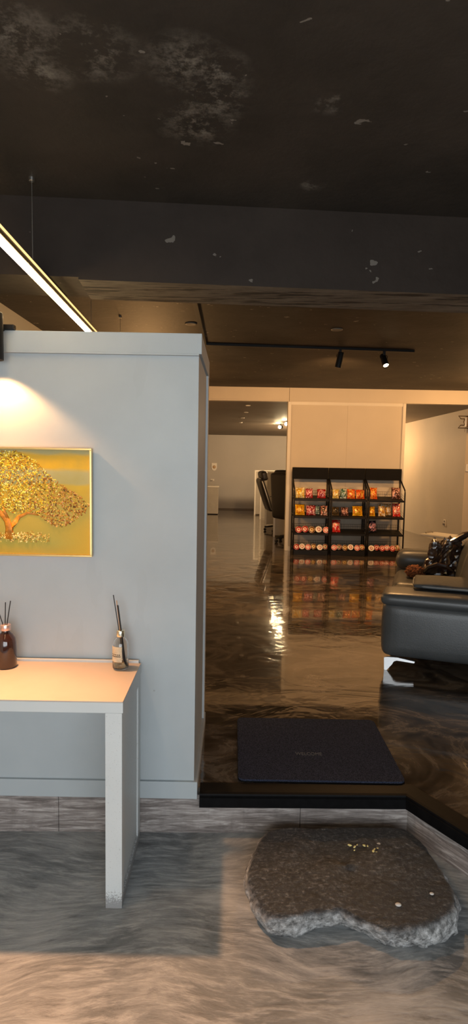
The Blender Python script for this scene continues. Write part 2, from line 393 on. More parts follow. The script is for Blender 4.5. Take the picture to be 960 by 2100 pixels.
# riser planks and stair nosing
def riser(name, p, q, joints, face=0.012):
    d = (Vector(q) - Vector(p)); L = d.length; d.normalize(); n = Vector((d.y, -d.x))
    bm = bmesh.new(); e = [0] + joints + [L]
    for s0, s1 in zip(e, e[1:]):
        g = 0.0012
        a, b = Vector(p) + d * (s0 + g), Vector(p) + d * (s1 - g)
        prism(bm, [a - n * 0.002, b - n * 0.002, b + n * face, a + n * face], 0.0, 0.174)
    return obj(name, bm, M['plank'], kind='structure')
riser('baseboard_step', (-1.75, 2.412), (CX, CY), [1.01, 2.063])
riser('baseboard_step_right', (CX, CY), far_r, [1.1])
def nosing(name, p, q, m0, m1):
    d = (Vector(q) - Vector(p)); L = d.length; d.normalize(); n = Vector((d.y, -d.x))
    prof = [(-0.035, 0.199), (-0.035, 0.2035), (0.040, 0.2045), (0.052, 0.202), (0.054, 0.196), (0.047, 0.192), (0.046, 0.186), (0.052, 0.182), (0.052, 0.140), (0.046, 0.136), (0.0125, 0.136), (0.0125, 0.199)]
    bm = bmesh.new(); A = []; Bq = []
    for o_, z in prof:
        a = Vector(p) + n * o_ + d * (o_ * m0); b = Vector(q) + n * o_ + d * (o_ * m1)
        A.append(bm.verts.new((a.x, a.y, z))); Bq.append(bm.verts.new((b.x, b.y, z)))
    k = len(A)
    for i in range(k): bm.faces.new((A[i], A[(i + 1) % k], Bq[(i + 1) % k], Bq[i]))
    bm.faces.new(A[::-1]); bm.faces.new(Bq)
    return obj(name, bm, M['rubber'], kind='structure')
d1 = Vector((CX + 1.75, CY - 2.412)).normalized(); d2 = Vector((DX, DY))
turn = d1.angle(d2); mit = -math.tan(turn / 2)
nosing('trim_6', (-0.128, 2.438), (CX, CY), 0, mit)
nosing('trim_7', (CX, CY), far_r, -mit, 0)

# ------------------------------------------------------------------ console table
t_ = thing('console_table', 'pale grey slab-legged console table with a beige top against the grey partition', 'table', (-0.94, 2.185, 0))
obj('tabletop', B(-0.56, 0.562, -0.2, 0.203, 0.733, 0.771, 0.0015), M['table_paint'], t_)
obj('top_surface', B(-0.56, 0.5615, -0.1995, 0.190, 0.7712, 0.7755), M['table_top'], t_)['label'] = 'beige laminate top sheet'
obj('back_rail', B(-0.56, 0.553, 0.190, 0.203, 0.7712, 0.786, 0.002), M['table_paint'], t_)
for s in (1, -1):
    bm = bmesh.new()
    x0, x1 = (0.499, 0.5585) if s > 0 else (-0.556, -0.497)
    box(bm, x0, x1, -0.2, -0.165, 0.0, 0.7328, 0.0012); box(bm, x0, x1, 0.150, 0.203, 0.0, 0.7328, 0.0012)
    box(bm, x0, x1, -0.166, 0.151, 0.69, 0.7328); box(bm, x0, x1, -0.166, 0.151, 0.0, 0.04)
    box(bm, x0 + 0.006, x1 - 0.006, -0.17, 0.155, 0.03, 0.70)
    obj('leg', bm, M['leg_paint'], t_)

# ------------------------------------------------------------------ reed diffusers
def glass(name, c, rough=0.02, weight=1.0):
    t = NT(name); f = t.noise(t.coord(), 9, 3)
    k = lin(c); t.base(t.ramp(f, [(0.3, tuple(x * 0.97 for x in k[:3])), (0.7, k[:3])]), rough, 0, 0.5)
    t.b.inputs['Transmission Weight'].default_value = weight; t.b.inputs['IOR'].default_value = 1.45
    return t.m
d_ = thing('reed_diffuser', 'brown glass reed diffuser with pink gold collar and black reeds at the left edge', 'reed diffuser', (-0.915, 2.312, 0.7756))
bm = bmesh.new()
lathe(bm, [(0.001, 0.0), (0.040, 0.0), (0.0425, 0.004), (0.0415, 0.06), (0.0405, 0.100), (0.037, 0.118), (0.027, 0.134), (0.0165, 0.143), (0.015, 0.149), (0.015, 0.162)], 40)
t = NT('brown_glass'); t.base((0.050, 0.020, 0.014), 0.06, 0, 0.6); t.b.inputs['Transmission Weight'].default_value = 0.25
t.set(t.b, 'Base Color', t.ramp(t.noise(t.coord(), 12, 3), [(0.3, (0.045, 0.018, 0.013)), (0.7, (0.060, 0.024, 0.016))])); t.b.inputs['Coat Weight'].default_value = 0.4
obj('bottle', bm, t.m, d_, True)
bm = bmesh.new(); lathe(bm, [(0.0155, 0.150), (0.0195, 0.151), (0.0205, 0.153), (0.0205, 0.172), (0.0195, 0.174), (0.010, 0.174)], 32)
obj('collar', bm, M['rose'], d_, True)['label'] = 'pink gold metal collar'
for k, (x, z) in enumerate(((-0.038, 0.262), (0.0025, 0.266), (0.024, 0.273))):
    bm = bmesh.new(); tube(bm, [(-0.008 + k * 0.006, 0, 0.165), (x, -0.003 * k, z)], 0.0021, 8); obj('reed', bm, M['reed_black'], d_)
d_ = thing('reed_diffuser', 'clear glass reed diffuser with shiny gold collar near the right end of the table', 'reed diffuser', (-0.450, 2.312, 0.7756))
outer = [(0.022, 0.0), (0.0300, 0.002), (0.0325, 0.009), (0.0320, 0.06), (0.0315, 0.100), (0.027, 0.117), (0.0185, 0.129), (0.0145, 0.134), (0.0140, 0.150)]
inner = [(0.0120, 0.150), (0.0122, 0.134), (0.0165, 0.127), (0.0252, 0.115), (0.0295, 0.099), (0.0302, 0.06), (0.0305, 0.012), (0.027, 0.006), (0.001, 0.006)]
bm = bmesh.new(); lathe(bm, [(0.001, 0.0)] + outer + inner, 40)
obj('bottle', bm, glass('clear_glass', (0.95, 0.96, 0.95)), d_, True)
bm = bmesh.new(); lathe(bm, [(0.001, 0.0065), (0.0265, 0.0068), (0.0298, 0.012), (0.0297, 0.030), (0.001, 0.030)], 32)
obj('liquid', bm, glass('amber_liquid', (0.80, 0.62, 0.38)), d_, True)
bm = bmesh.new()                                                     # printed paper label curved on the front
n = 12
for i in range(n):
    a0, a1 = [math.radians(-162 + 92 * (i + q) / n) for q in (0, 1)]
    bm.faces.new([bm.verts.new((0.0329 * math.cos(q), 0.0329 * math.sin(q), z)) for q, z in ((a0, 0.036), (a1, 0.036), (a1, 0.098), (a0, 0.098))])
bmesh.ops.remove_doubles(bm, verts=bm.verts, dist=1e-6); bmesh.ops.solidify(bm, geom=bm.faces[:], thickness=0.0003)
lb = obj('paper_label', bm, plain('kraft_label', (0.56, 0.45, 0.30), 0.7, 0, 0.3, 0.15, 60), d_)
bm = bmesh.new()
for (z0, h, spans) in ((0.064, 0.0042, ((0.12, 0.24), (0.30, 0.40), (0.46, 0.56), (0.62, 0.70), (0.75, 0.86))), (0.057, 0.0038, ((0.08, 0.20), (0.22, 0.34), (0.36, 0.48), (0.50, 0.62), (0.64, 0.76), (0.78, 0.90)))):
    for (s0, s1) in spans:
        a0, a1 = [math.radians(-162 + 92 * q) for q in (s0, s1)]
        bm.faces.new([bm.verts.new((0.0334 * math.cos(q), 0.0334 * math.sin(q), z)) for q, z in ((a0, z0), (a1, z0), (a1, z0 + h), (a0, z0 + h))])
obj('print', bm, plain('label_print', (0.07, 0.05, 0.035), 0.7), lb)
bm = bmesh.new(); lathe(bm, [(0.0142, 0.133), (0.0172, 0.134), (0.0176, 0.136), (0.0176, 0.158), (0.0166, 0.160), (0.010, 0.160)], 32)
obj('collar', bm, plain('pale_gold', (0.88, 0.80, 0.62), 0.15, 1.0, 0.5, 0.03), d_, True)['label'] = 'shiny pale gold collar'
for (b0, t0, m) in (((0.016, 0.0, 0.014), (-0.0300, 0.004, 0.302), 'reed_black'), ((0.012, 0.004, 0.014), (-0.0165, 0.002, 0.280), 'reed_tan'), ((0.022, -0.004, 0.014), (-0.0095, -0.003, 0.262), 'reed_black'), ((0.019, -0.002, 0.014), (-0.013, -0.001, 0.262), 'reed_black')):
    b0, t0 = Vector(b0), Vector(t0); s = (0.148 - b0.z) / (t0.z - b0.z); q = b0.lerp(t0, s); q.x = max(-0.007, min(0.007, q.x)); q.y *= 0.6
    bm = bmesh.new(); tube(bm, [b0, q, t0], 0.0019, 8); r_ = obj('reed', bm, M[m], d_)
    if m == 'reed_tan': r_['label'] = 'tan wooden reed'

# ------------------------------------------------------------------ painting on the partition
p_ = thing('painting', 'gold framed painting of a yellow blossoming tree on the grey partition', 'painting', (-0.955, 2.4, 1.2205))
W, Hh = 0.375, 0.443
t = NT('painted_canvas'); v = t.coord(); s = t.n('ShaderNodeSeparateXYZ'); t.set(s, 0, v)
zz = t.math('ADD', t.math('DIVIDE', s.outputs[2], Hh), t.math('MULTIPLY', t.math('SUBTRACT', t.noise(t.coord(scale=(1, 1, 4)), 4, 3), 0.5), 0.10))
c = t.ramp(zz, [(0.0, 'b08e20'), (0.12, 'a89a3a'), (0.26, 'b29a35'), (0.42, 'bea23a'), (0.60, 'c9a016'), (0.655, 'd0a814'), (0.68, 'b0a468'), (0.79, 'b3a66a'), (0.83, 'd8a80a'), (0.92, 'd2a00a'), (0.955, '9a9468'), (1.0, '8f8a5c')])
g = t.ramp(t.noise(v, 9, 4), [(0.4, 0.0), (0.75, 0.5)]); c = t.mix(g, c, lin('a8943a')[:3])
k = t.n('ShaderNodeMapRange'); t.set(k, 'Value', s.outputs[0]); k.inputs['From Min'].default_value = 0.22; k.inputs['From Max'].default_value = 0.36
low = t.n('ShaderNodeMapRange'); t.set(low, 'Value', zz); low.inputs['From Min'].default_value = 0.45; low.inputs['From Max'].default_value = 0.2
c = t.mix(t.math('MULTIPLY', t.math('MULTIPLY', k.outputs[0], low.outputs[0]), 0.8), c, lin('cfa010')[:3])
t.base(c, 0.5, 0, 0.4); t.bump(t.noise(v, 90, 4), 0.15, 0.002)
obj('canvas', B(-W + 0.006, W - 0.006, -0.022, -0.004, 0.006, Hh - 0.006), t.m, p_)
bm = bmesh.new()
for q in ((-W, W, 0, 0.008), (-W, W, Hh - 0.008, Hh)): box(bm, q[0], q[1], -0.030, -0.002, q[2], q[3], 0.0012)
for q in ((-W, -W + 0.008), (W - 0.008, W)): box(bm, q[0], q[1], -0.030, -0.002, 0.008, Hh - 0.008, 0.0012)
obj('frame', bm, M['brass'], p_)['label'] = 'thin gold metal frame'
def P(px, py): return ((px - 190) * 0.00204 + W, (1140 - py) * 0.00201)
bm = bmesh.new()
def stroke(pts, rs):
    tube(bm, [(P(x, y)[0], -0.0225, P(x, y)[1]) for x, y in pts], [r * 0.002 for r in rs], 8)
stroke([(22, 1106), (24, 1085), (20, 1068), (6, 1052), (-8, 1042)], [9, 7.5, 6.5, 4.5, 3])
stroke([(27, 1092), (33, 1075), (44, 1060), (62, 1052), (84, 1056)], [6, 5, 4, 2.5, 1.5])
stroke([(21, 1070), (14, 1050), (12, 1030)], [6, 4, 2])
bm.transform(Matrix.Translation((0, -0.0225, 0)) @ Matrix.Diagonal((1, 0.15, 1, 1)) @ Matrix.Translation((0, 0.0225, 0)))
obj('tree_trunk', bm, plain('painted_trunk', lin('c07a1a')[:3], 0.5, 0, 0.4, 0.45, 40), p_, True)
poly = [(5, 925), (40, 927), (75, 943), (110, 978), (140, 1000), (165, 1014), (186, 1034), (176, 1050), (160, 1062), (135, 1081), (115, 1080), (98, 1068), (82, 1054), (60, 1050), (35, 1053), (5, 1046)]
def inside(x, y, pl):
    r = False; j = len(pl) - 1
    for i in range(len(pl)):
        if (pl[i][1] > y) != (pl[j][1] > y) and x < (pl[j][0] - pl[i][0]) * (y - pl[i][1]) / (pl[j][1] - pl[i][1]) + pl[i][0]: r = not r
        j = i
    return r
def dabs(name, spots, cols, size, label=None):
    bm = bmesh.new(); la = bm.loops.layers.color.new('dab')
    for (px, py, w_) in spots:
        x, z = P(px, py); a = rnd.uniform(0, PI); s0 = size * rnd.uniform(0.6, 1.3); s1 = s0 * rnd.uniform(0.4, 0.7); y = -0.0226 - rnd.uniform(0, 0.0016)
        cs = [bm.verts.new((x + math.cos(a) * u - math.sin(a) * q, y, z + math.sin(a) * u + math.cos(a) * q)) for u, q in ((-s0, 0), (0, -s1), (s0, 0), (0, s1))]
        top = bm.verts.new((x, y - 0.0012, z)); col = cols(w_, px, py)
        for i in range(4):
            f = bm.faces.new((cs[i], cs[(i + 1) % 4], top))
            for l in f.loops: l[la] = col
    t = NT(name + '_paint'); at = t.n('ShaderNodeVertexColor', layer_name='dab'); t.set(t.b, 'Base Color', at.outputs[0]); t.b.inputs['Roughness'].default_value = 0.4
    o = obj(name, bm, t.m, p_); o['kind'] = 'stuff'
    return o
pal_y = [lin(x) for x in ('f0e050', 'e8cc30', 'f7ec90', 'd0b028', 'dcc030', 'b09a28', 'fbf4c0')]
pal_p = [lin(x) for x in ('e8c878', 'dcb864', 'd0a858', 'f2dc98', 'c4983c', 'a88838', 'ecd0a8')]
def leafcol(w_, px, py):
    k = max(0, min(1, (abs(px - 5) - 50) / 90 + (py - 1000) / 160)); return rnd.choice(pal_p if rnd.random() < k else pal_y)
spots = []
while len(spots) < 4300:
    x, y = rnd.uniform(5, 190), rnd.uniform(920, 1086)
    x += rnd.gauss(0, 2); y += rnd.gauss(0, 2)
    if inside(x, y, poly) and x < 186:
        spots.append((x if rnd.random() < 0.55 else max(-170, 10 - x), y, 0))
dabs('blossoms', spots, leafcol, 0.0046)
fl = []
while len(fl) < 420:
    x, y = rnd.gauss(40, 34), 1101 + rnd.gauss(0, 4.5)
    if -80 < x < 106 and y < 1115: fl.append((x, y, 0))
pal_f = [lin(x) for x in ('f6e6a8', 'efe0b0', 'd8c060', 'fff4cc', 'c8a850')]
dabs('fallen_petals', fl, lambda a, b, c: rnd.choice(pal_f), 0.0040)

# ------------------------------------------------------------------ wall lamp above the painting
l_ = thing('wall_lamp', 'black cylinder wall lamp shining down over the painting', 'lamp', (-0.941, 2.312, 1.998))
bm = bmesh.new(); lathe(bm, [(0.030, 0.004), (0.035, 0.0), (0.0355, 0.003), (0.0355, 0.176), (0.033, 0.180), (0.001, 0.180)], 32)
obj('lamp_shade', bm, M['black_metal'], l_, True)
bm = bmesh.new(); box(bm, 0.0, 0.055, 0.062, 0.090, 0.131, 0.150, 0.004); box(bm, -0.012, 0.012, 0.03, 0.088, 0.125, 0.148, 0.003)
obj('bracket', bm, M['black_metal'], l_)
bm = bmesh.new(); lathe(bm, [(0.001, 0.010), (0.029, 0.010), (0.029, 0.006), (0.001, 0.006)], 24)
obj('bulb', bm, emit('lamp_glow', (1.0, 0.72, 0.42), 9), l_)
light('wall_lamp_light', 'SPOT', (-0.941, 2.312, 1.990), 23, (1.0, 0.48, 0.18), (-0.941, 2.312, 0), spot_size=math.radians(118), spot_blend=0.35, shadow_soft_size=0.022)
light('wall_lamp_beam', 'SPOT', (-0.941, 2.300, 1.988), 195, (1.0, 0.50, 0.235), (-0.78, 1.05, 0), spot_size=math.radians(92), spot_blend=1.0, shadow_soft_size=0.022)

# ------------------------------------------------------------------ hanging linear lamp
g_ = thing('linear_pendant_light', 'long slim warm linear pendant light hanging on wires above the partition', 'lamp', (-0.748, 0, 2.375), 0.0395)
bm = bmesh.new(); box(bm, -0.016, 0.020, 0.4, 5.2, 0.006, 0.040, 0.002)
obj('housing', bm, plain('bronze_housing', (0.16, 0.12, 0.07), 0.35, 0.7, 0.5, 0.05), g_)
obj('diffuser', B(-0.015, 0.003, 0.4, 5.2, -0.004, 0.0058), emit('led_glow', (1.0, 0.70, 0.36), 48), g_)
bm = bmesh.new(); box(bm, 0.0202, 0.023, 0.4, 5.2, 0.024, 0.034, 0.001)
obj('edge_glow', bm, emit('edge_line_glow', (1.0, 0.66, 0.22), 1.3), g_)  # thin glowing strip put in for the gold gleam along the metal edge
for y in (1.33, 2.478, 3.64, 4.78):
    bm = bmesh.new(); tube(bm, [(0.004, y, 0.04), (0.004, y, 0.365)], 0.0016, 6); lathe(bm, [(0.010, 0.36), (0.012, 0.362), (0.012, 0.376), (0.001, 0.376)], 12, mat=Matrix.Translation((0.004, y, 0)))
    obj('suspension_wire', bm, M['steel'], g_)

# ------------------------------------------------------------------ track lights
bm = bmesh.new()
tr = Vector((1.768, 5.985)) - Vector((-0.312, 5.80)); 
prism(bm, [(-0.315, 3.09), (-0.280, 3.09), (-0.295, 5.80), (-0.330, 5.80)], ZC - 0.022, ZC - 0.0005)
d = tr.normalized(); n2 = Vector((d.y, -d.x)); a0 = Vector((-0.330, 5.798)); a1 = Vector((1.775, 5.985))
prism(bm, [a0 - n2 * 0.017, a0 + n2 * 0.017, a1 + n2 * 0.017, a1 - n2 * 0.017], ZC - 0.0225, ZC - 0.001)
tag(obj('light_track', bm, M['black_metal']), 'black L-shaped lighting track on the dark ceiling', 'light track')
def track_head(loc, aim, label, glow, ene):
    o = thing('track_spotlight', label, 'spotlight', loc, 0, 'track spotlights on the black ceiling track')
    bm = bmesh.new(); box(bm, -0.012, 0.012, -0.012, 0.012, -0.038, 0.0, 0.002); tube(bm, [(-0.034, 0, -0.07), (-0.034, 0, -0.046), (-0.02, 0, -0.038), (0.02, 0, -0.038), (0.034, 0, -0.046), (0.034, 0, -0.07)], 0.003, 6)
    obj('yoke', bm, M['black_metal'], o)
    q = Vector(aim).normalized().to_track_quat('-Z', 'Y').to_matrix().to_4x4()
    T = Matrix.Translation((0, 0, -0.078)) @ q
    bm = bmesh.new(); lathe(bm, [(0.001, 0.058), (0.026, 0.058), (0.031, 0.052), (0.032, -0.088), (0.034, -0.092), (0.028, -0.092), (0.027, -0.078)], 24, mat=T)
    obj('lamp_head', bm, M['black_metal'], o, True)
    bm = bmesh.new(); lathe(bm, [(0.001, -0.074), (0.0265, -0.075), (0.0265, -0.080), (0.001, -0.087)], 24, mat=T)
    obj('bulb', bm, glow, o, True)
    p = Vector(loc) + T @ Vector((0, 0, -0.10)); light('track_light', 'SPOT', p, ene, WARM, p + Vector(aim), spot_size=math.radians(78), spot_blend=0.6, shadow_soft_size=0.028)
    return o
GL = emit('spot_glow', (1.0, 0.72, 0.38), 18)
track_head((1.026, 5.92, ZC - 0.0225), (-0.16, 0.25, -1.0), 'cylindrical track spotlight pointing down, left of the two', GL, 200)
track_head((1.470, 5.957, ZC - 0.0225), (0.10, -0.52, -0.66), 'glaring track spotlight turned towards us, right of the two', emit('spot_glare', (1.0, 0.72, 0.38), 45), 140)
light('panel_fill', 'SPOT', (1.02, 6.0, 2.52), 250, WARM, (1.5, 9.2, 1.75), spot_size=math.radians(86), spot_blend=0.9, shadow_soft_size=0.05)  # extra spot without a fixture, added to brighten the cream panel
for (x, y, lb) in ((-0.385, 4.985, 'small dark round ceiling hole beside the track above the partition'), (0.849, 5.107, 'small dark round ceiling hole in front of the two spotlights')):
    bm = bmesh.new(); lathe(bm, [(0.030, -0.004), (0.044, -0.008), (0.050, -0.004), (0.050, 0.002), (0.030, 0.002)], 24)
    o = tag(obj('ceiling_fitting', bm, plain('pale_ring', (0.20, 0.17, 0.13), 0.6), None, True, (x, y, ZC - 0.003)), lb, 'ceiling fitting', 'round ceiling fittings')
    bm = bmesh.new(); lathe(bm, [(0.001, -0.003), (0.034, -0.003), (0.034, 0.002), (0.001, 0.002)], 24); obj('cover', bm, M['black_metal'], o)

# ------------------------------------------------------------------ welcome mat
m_ = thing('doormat', 'black carpet doormat with WELCOME print on the raised floor edge', 'doormat', (0.413, 2.80, 0.2))
bm = bmesh.new(); c_ = []
a = 0.012
for (sx, sy, a0) in ((1, 1, 0), (-1, 1, 90), (-1, -1, 180), (1, -1, 270)):
    for k in range(7):
        q = math.radians(a0 + 15 * k); c_.append((sx * (0.374 - 0.03) + 0.03 * math.cos(q), sy * (0.312 - 0.03) + 0.03 * math.sin(q)))
prism(bm, c_, 0.0045, 0.013); obj('pile', bm, M['carpet'], m_)
bm = bmesh.new(); prism(bm, [(x * 1.006, y * 1.006) for x, y in c_], 0.0005, 0.0046); obj('backing', bm, M['rubber'], m_)
fc = bpy.data.curves.new('welcome_lettering', 'FONT'); fc.body = 'WELCOME'; fc.size = 0.036; fc.align_x = 'CENTER'; fc.align_y = 'CENTER'; fc.extrude = 0.0006
tmp = bpy.data.objects.new('tmp', fc); COL.objects.link(tmp)
me = bpy.data.meshes.new_from_object(tmp.evaluated_get(bpy.context.evaluated_depsgraph_get())); bpy.data.objects.remove(tmp)
me.materials.clear(); me.materials.append(M['mat_print'])
o = link('welcome_lettering', me, m_, (-0.03, -0.078, 0.0133)); o['label'] = 'grey WELCOME lettering'; o.scale = (0.74, 1.1, 1)

# ------------------------------------------------------------------ stepping stone
top = [(0.162, 2.325), (0.271, 2.342), (0.352, 2.332), (0.477, 2.342), (0.602, 2.345), (0.745, 2.345), (0.79, 2.262), (0.808, 2.104), (0.818, 1.978), (0.805, 1.919), (0.765, 1.874), (0.68, 1.829), (0.605, 1.807), (0.523, 1.805), (0.449, 1.838), (0.392, 1.880), (0.305, 1.862), (0.221, 1.845), (0.135, 1.845), (0.092, 1.925), (0.068, 2.021), (0.089, 2.127), (0.122, 2.244)]
bot = [(0.162, 2.345), (0.45, 2.36), (0.745, 2.36), (0.81, 2.26), (0.845, 2.10), (0.838, 1.99), (0.80, 1.90), (0.734, 1.855), (0.66, 1.835), (0.60, 1.832), (0.529, 1.842), (0.468, 1.90), (0.404, 1.922), (0.315, 1.908), (0.242, 1.868), (0.16, 1.872), (0.115, 1.936), (0.068, 2.10), (0.10, 2.24)]
def polar(pl, c, n):
    out = []
    for k in range(n):
        a = 2 * PI * k / n; d = Vector((math.cos(a), math.sin(a))); best = 0.1
        for i in range(len(pl)):
            p, q = Vector(pl[i]) - c, Vector(pl[(i + 1) % len(pl)]) - c; e = q - p; den = d.x * e.y - d.y * e.x
            if abs(den) < 1e-9: continue
            tt = (p.x * e.y - p.y * e.x) / den; s = (p.x * d.y - p.y * d.x) / den
            if tt > 0 and -1e-6 <= s <= 1 + 1e-6: best = max(best, tt) if best != 0.1 else tt
        out.append(best)
    return [(out[i - 1] + 2 * out[i] + out[(i + 1) % n]) / 4 for i in range(n)]
cst = Vector((0.45, 2.09)); N = 200
rt, rb = polar(top, cst, N), polar(bot, cst, N)
bm = bmesh.new(); hw = bm.verts.layers.float.new('hewn_daylit'); rings = []
lv = [(q / 26 * 0.965, None) for q in range(1, 27)]
def stone_ring(rad, zf, hv):
    ring = []
    for k in range(N):
        a = 2 * PI * k / N; r = rad(k); p = Vector((math.cos(a) * r, math.sin(a) * r, zf(k, r)))
        nz = noise.fractal(p * 9 + Vector((3, 7, 1)), 0.9, 2.1, 5)
        if hv > 0.3:
            nn = noise.fractal(Vector((p.x * 22, p.y * 22, p.z * 26)), 0.8, 2.0, 4); p += Vector((math.cos(a), math.sin(a), 0.25)) * nn * 0.012
        p.z += nz * 0.006 if hv < 0.9 or p.z > 0.02 else 0
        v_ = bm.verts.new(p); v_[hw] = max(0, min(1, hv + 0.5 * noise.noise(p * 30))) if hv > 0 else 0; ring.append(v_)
    return ring
ht = lambda k, r: 0.103 - 0.014 * (r / 0.4) ** 3 + 0.006 * math.sin(k * 2 * PI / N * 2 + 1)
for f, _ in lv: rings.append(stone_ring(lambda k: rt[k] * f, ht, 0))
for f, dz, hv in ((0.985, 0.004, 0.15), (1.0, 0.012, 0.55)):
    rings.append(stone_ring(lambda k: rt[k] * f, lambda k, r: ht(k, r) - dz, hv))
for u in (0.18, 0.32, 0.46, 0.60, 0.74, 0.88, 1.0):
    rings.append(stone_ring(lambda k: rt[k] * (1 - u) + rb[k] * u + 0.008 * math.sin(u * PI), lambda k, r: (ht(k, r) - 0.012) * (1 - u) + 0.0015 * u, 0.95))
c0 = bm.verts.new((0, 0, 0.105))
for k in range(N): bm.faces.new((c0, rings[0][k], rings[0][(k + 1) % N]))
for a_, b_ in zip(rings, rings[1:]):
    for k in range(N): bm.faces.new((a_[k], b_[k], b_[(k + 1) % N], a_[(k + 1) % N]))
bm.faces.new(rings[-1])
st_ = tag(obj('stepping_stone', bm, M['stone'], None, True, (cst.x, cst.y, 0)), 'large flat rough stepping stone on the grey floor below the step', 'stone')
bm = bmesh.new()
for (x, y, s) in ((0.035, 0.115, 0.009), (0.052, 0.105, 0.007), (0.047, 0.085, 0.005), (0.092, 0.115, 0.008), (0.105, 0.112, 0.006), (0.120, 0.080, 0.010), (0.128, 0.092, 0.006), (0.142, 0.098, 0.006), (0.132, 0.077, 0.006), (0.065, 0.118, 0.004)):
    bmesh.ops.create_icosphere(bm, subdivisions=2, radius=s, matrix=Matrix.Translation((x, y, 0.1045 + 0.002)) @ Matrix.Rotation(rnd.uniform(0, 3), 4, 'Z') @ Matrix.Diagonal((1, 0.6, 0.35, 1)))
for v_ in bm.verts: v_.co += Vector((1, 1, 0)) * noise.noise(v_.co * 160) * 0.003
o = obj('paint_flecks', bm, M['fleck'], st_); o['label'] = 'small yellow flecks'; o['kind'] = 'stuff'
for (x, y, s) in ((0.145, -0.185, 0.011), (0.20, 0.035, 0.008), (0.155, 0.13, 0.016), (0.28, -0.13, 0.008)):
    bm = bmesh.new(); bmesh.ops.create_icosphere(bm, subdivisions=2, radius=s, matrix=Matrix.Translation((x, y, 0.098)) @ Matrix.Diagonal((1, 0.8, 0.45, 1)))
    obj('pale_chip', bm, M['pebble'], st_)

# ------------------------------------------------------------------ sofa
s_ = thing('leather_sofa', 'dark grey leather sofa with chrome feet on the raised floor at the right', 'sofa', (1.025, 3.915, 0.2), math.radians(-18.5))
L = 2.0; LE = M['leather']
for y0 in (0.0, L - 0.25): obj('side_panel', SOFT(0.0, 0.86, y0, y0 + 0.25, 0.10, 0.485, 0.055, 14, (0.012, 0.015, 0)), LE, s_, True)
obj('armrest', SOFT(-0.015, 0.84, -0.03, 0.27, 0.462, 0.545, 0.040, 14, (0, 0, 0.010)), LE, s_, True)
obj('armrest', SOFT(-0.015, 0.84, L - 0.30, L + 0.02, 0.40, 0.585, 0.085, 14, (0, 0, 0.012)), LE, s_, True)
obj('base', SOFT(0.03, 0.84, 0.2, L - 0.2, 0.10, 0.30, 0.03, 10), LE, s_, True)
for y0 in (0.262, 0.992): obj('seat_cushion', SOFT(0.0, 0.58, y0, y0 + 0.72, 0.285, 0.415, 0.055, 14, (0.012, 0, 0.018), wob=0.006), LE, s_, True)
T = Matrix.Translation((0.50, 0, 0.36)) @ Matrix.Rotation(math.radians(14), 4, 'Y')
for y0 in (0.262, 0.992): obj('back_cushion', SOFT(0.0, 0.22, y0, y0 + 0.72, 0.0, 0.46, 0.085, 14, (0.03, 0, 0.02), mat=T, wob=0.008), LE, s_, True)
obj('backrest', SOFT(0.70, 0.87, 0.03, L - 0.03, 0.12, 0.74, 0.06, 12), LE, s_, True)
for (x, sx) in ((0.02, 1), (0.84, -1)):
    for y in (0.035, L - 0.055):
        pts = [(0.0, 0.088), (0.004, 0.0), (0.022, 0.0), (0.034, 0.018), (0.056, 0.046), (0.066, 0.070), (0.085, 0.078), (0.200, 0.070), (0.205, 0.082), (0.088, 0.097), (0.02, 0.093)]
        bm = bmesh.new(); A = [bm.verts.new((x + sx * p, y - 0.012, q)) for p, q in pts]; Bv = [bm.verts.new((x + sx * p, y + 0.012, q)) for p, q in pts]; k = len(pts)
        bm.faces.new(A); bm.faces.new(Bv[::-1])
        for i in range(k): bm.faces.new((A[i], Bv[i], Bv[(i + 1) % k], A[(i + 1) % k]))
        bmesh.ops.bevel(bm, geom=bm.edges[:], offset=0.002, segments=2, affect='EDGES')
        obj('foot', bm, M['chrome'], s_)['label'] = 'chrome bracket foot'
def sofa_pt(x, y, z):
    v_ = s_.matrix_basis @ Vector((x, y, z)); return v_
pl = thing('throw_pillow', 'flat dark grey pillow with pale piping lying across the near sofa arm', 'pillow', sofa_pt(0.46, 0.33, 0.553), math.radians(-18.5))
obj('cover', SOFT(-0.27, 0.27, -0.19, 0.19, 0.012, 0.040, 0.012, 16, (0, 0, 0.022), wob=0.006), M['pillow'], pl, True)
bm = bmesh.new(); c_ = []
for k in range(48):
    a = 2 * PI * k / 48; cx_, sy_ = math.cos(a), math.sin(a); e = 0.35
    c_.append((0.273 * math.copysign(abs(cx_) ** e, cx_), 0.193 * math.copysign(abs(sy_) ** e, sy_), 0.026))
tube(bm, c_ + [c_[0]], 0.007, 6, caps=False); obj('piping', bm, M['piping'], pl, True)['label'] = 'pale grey piped edge'
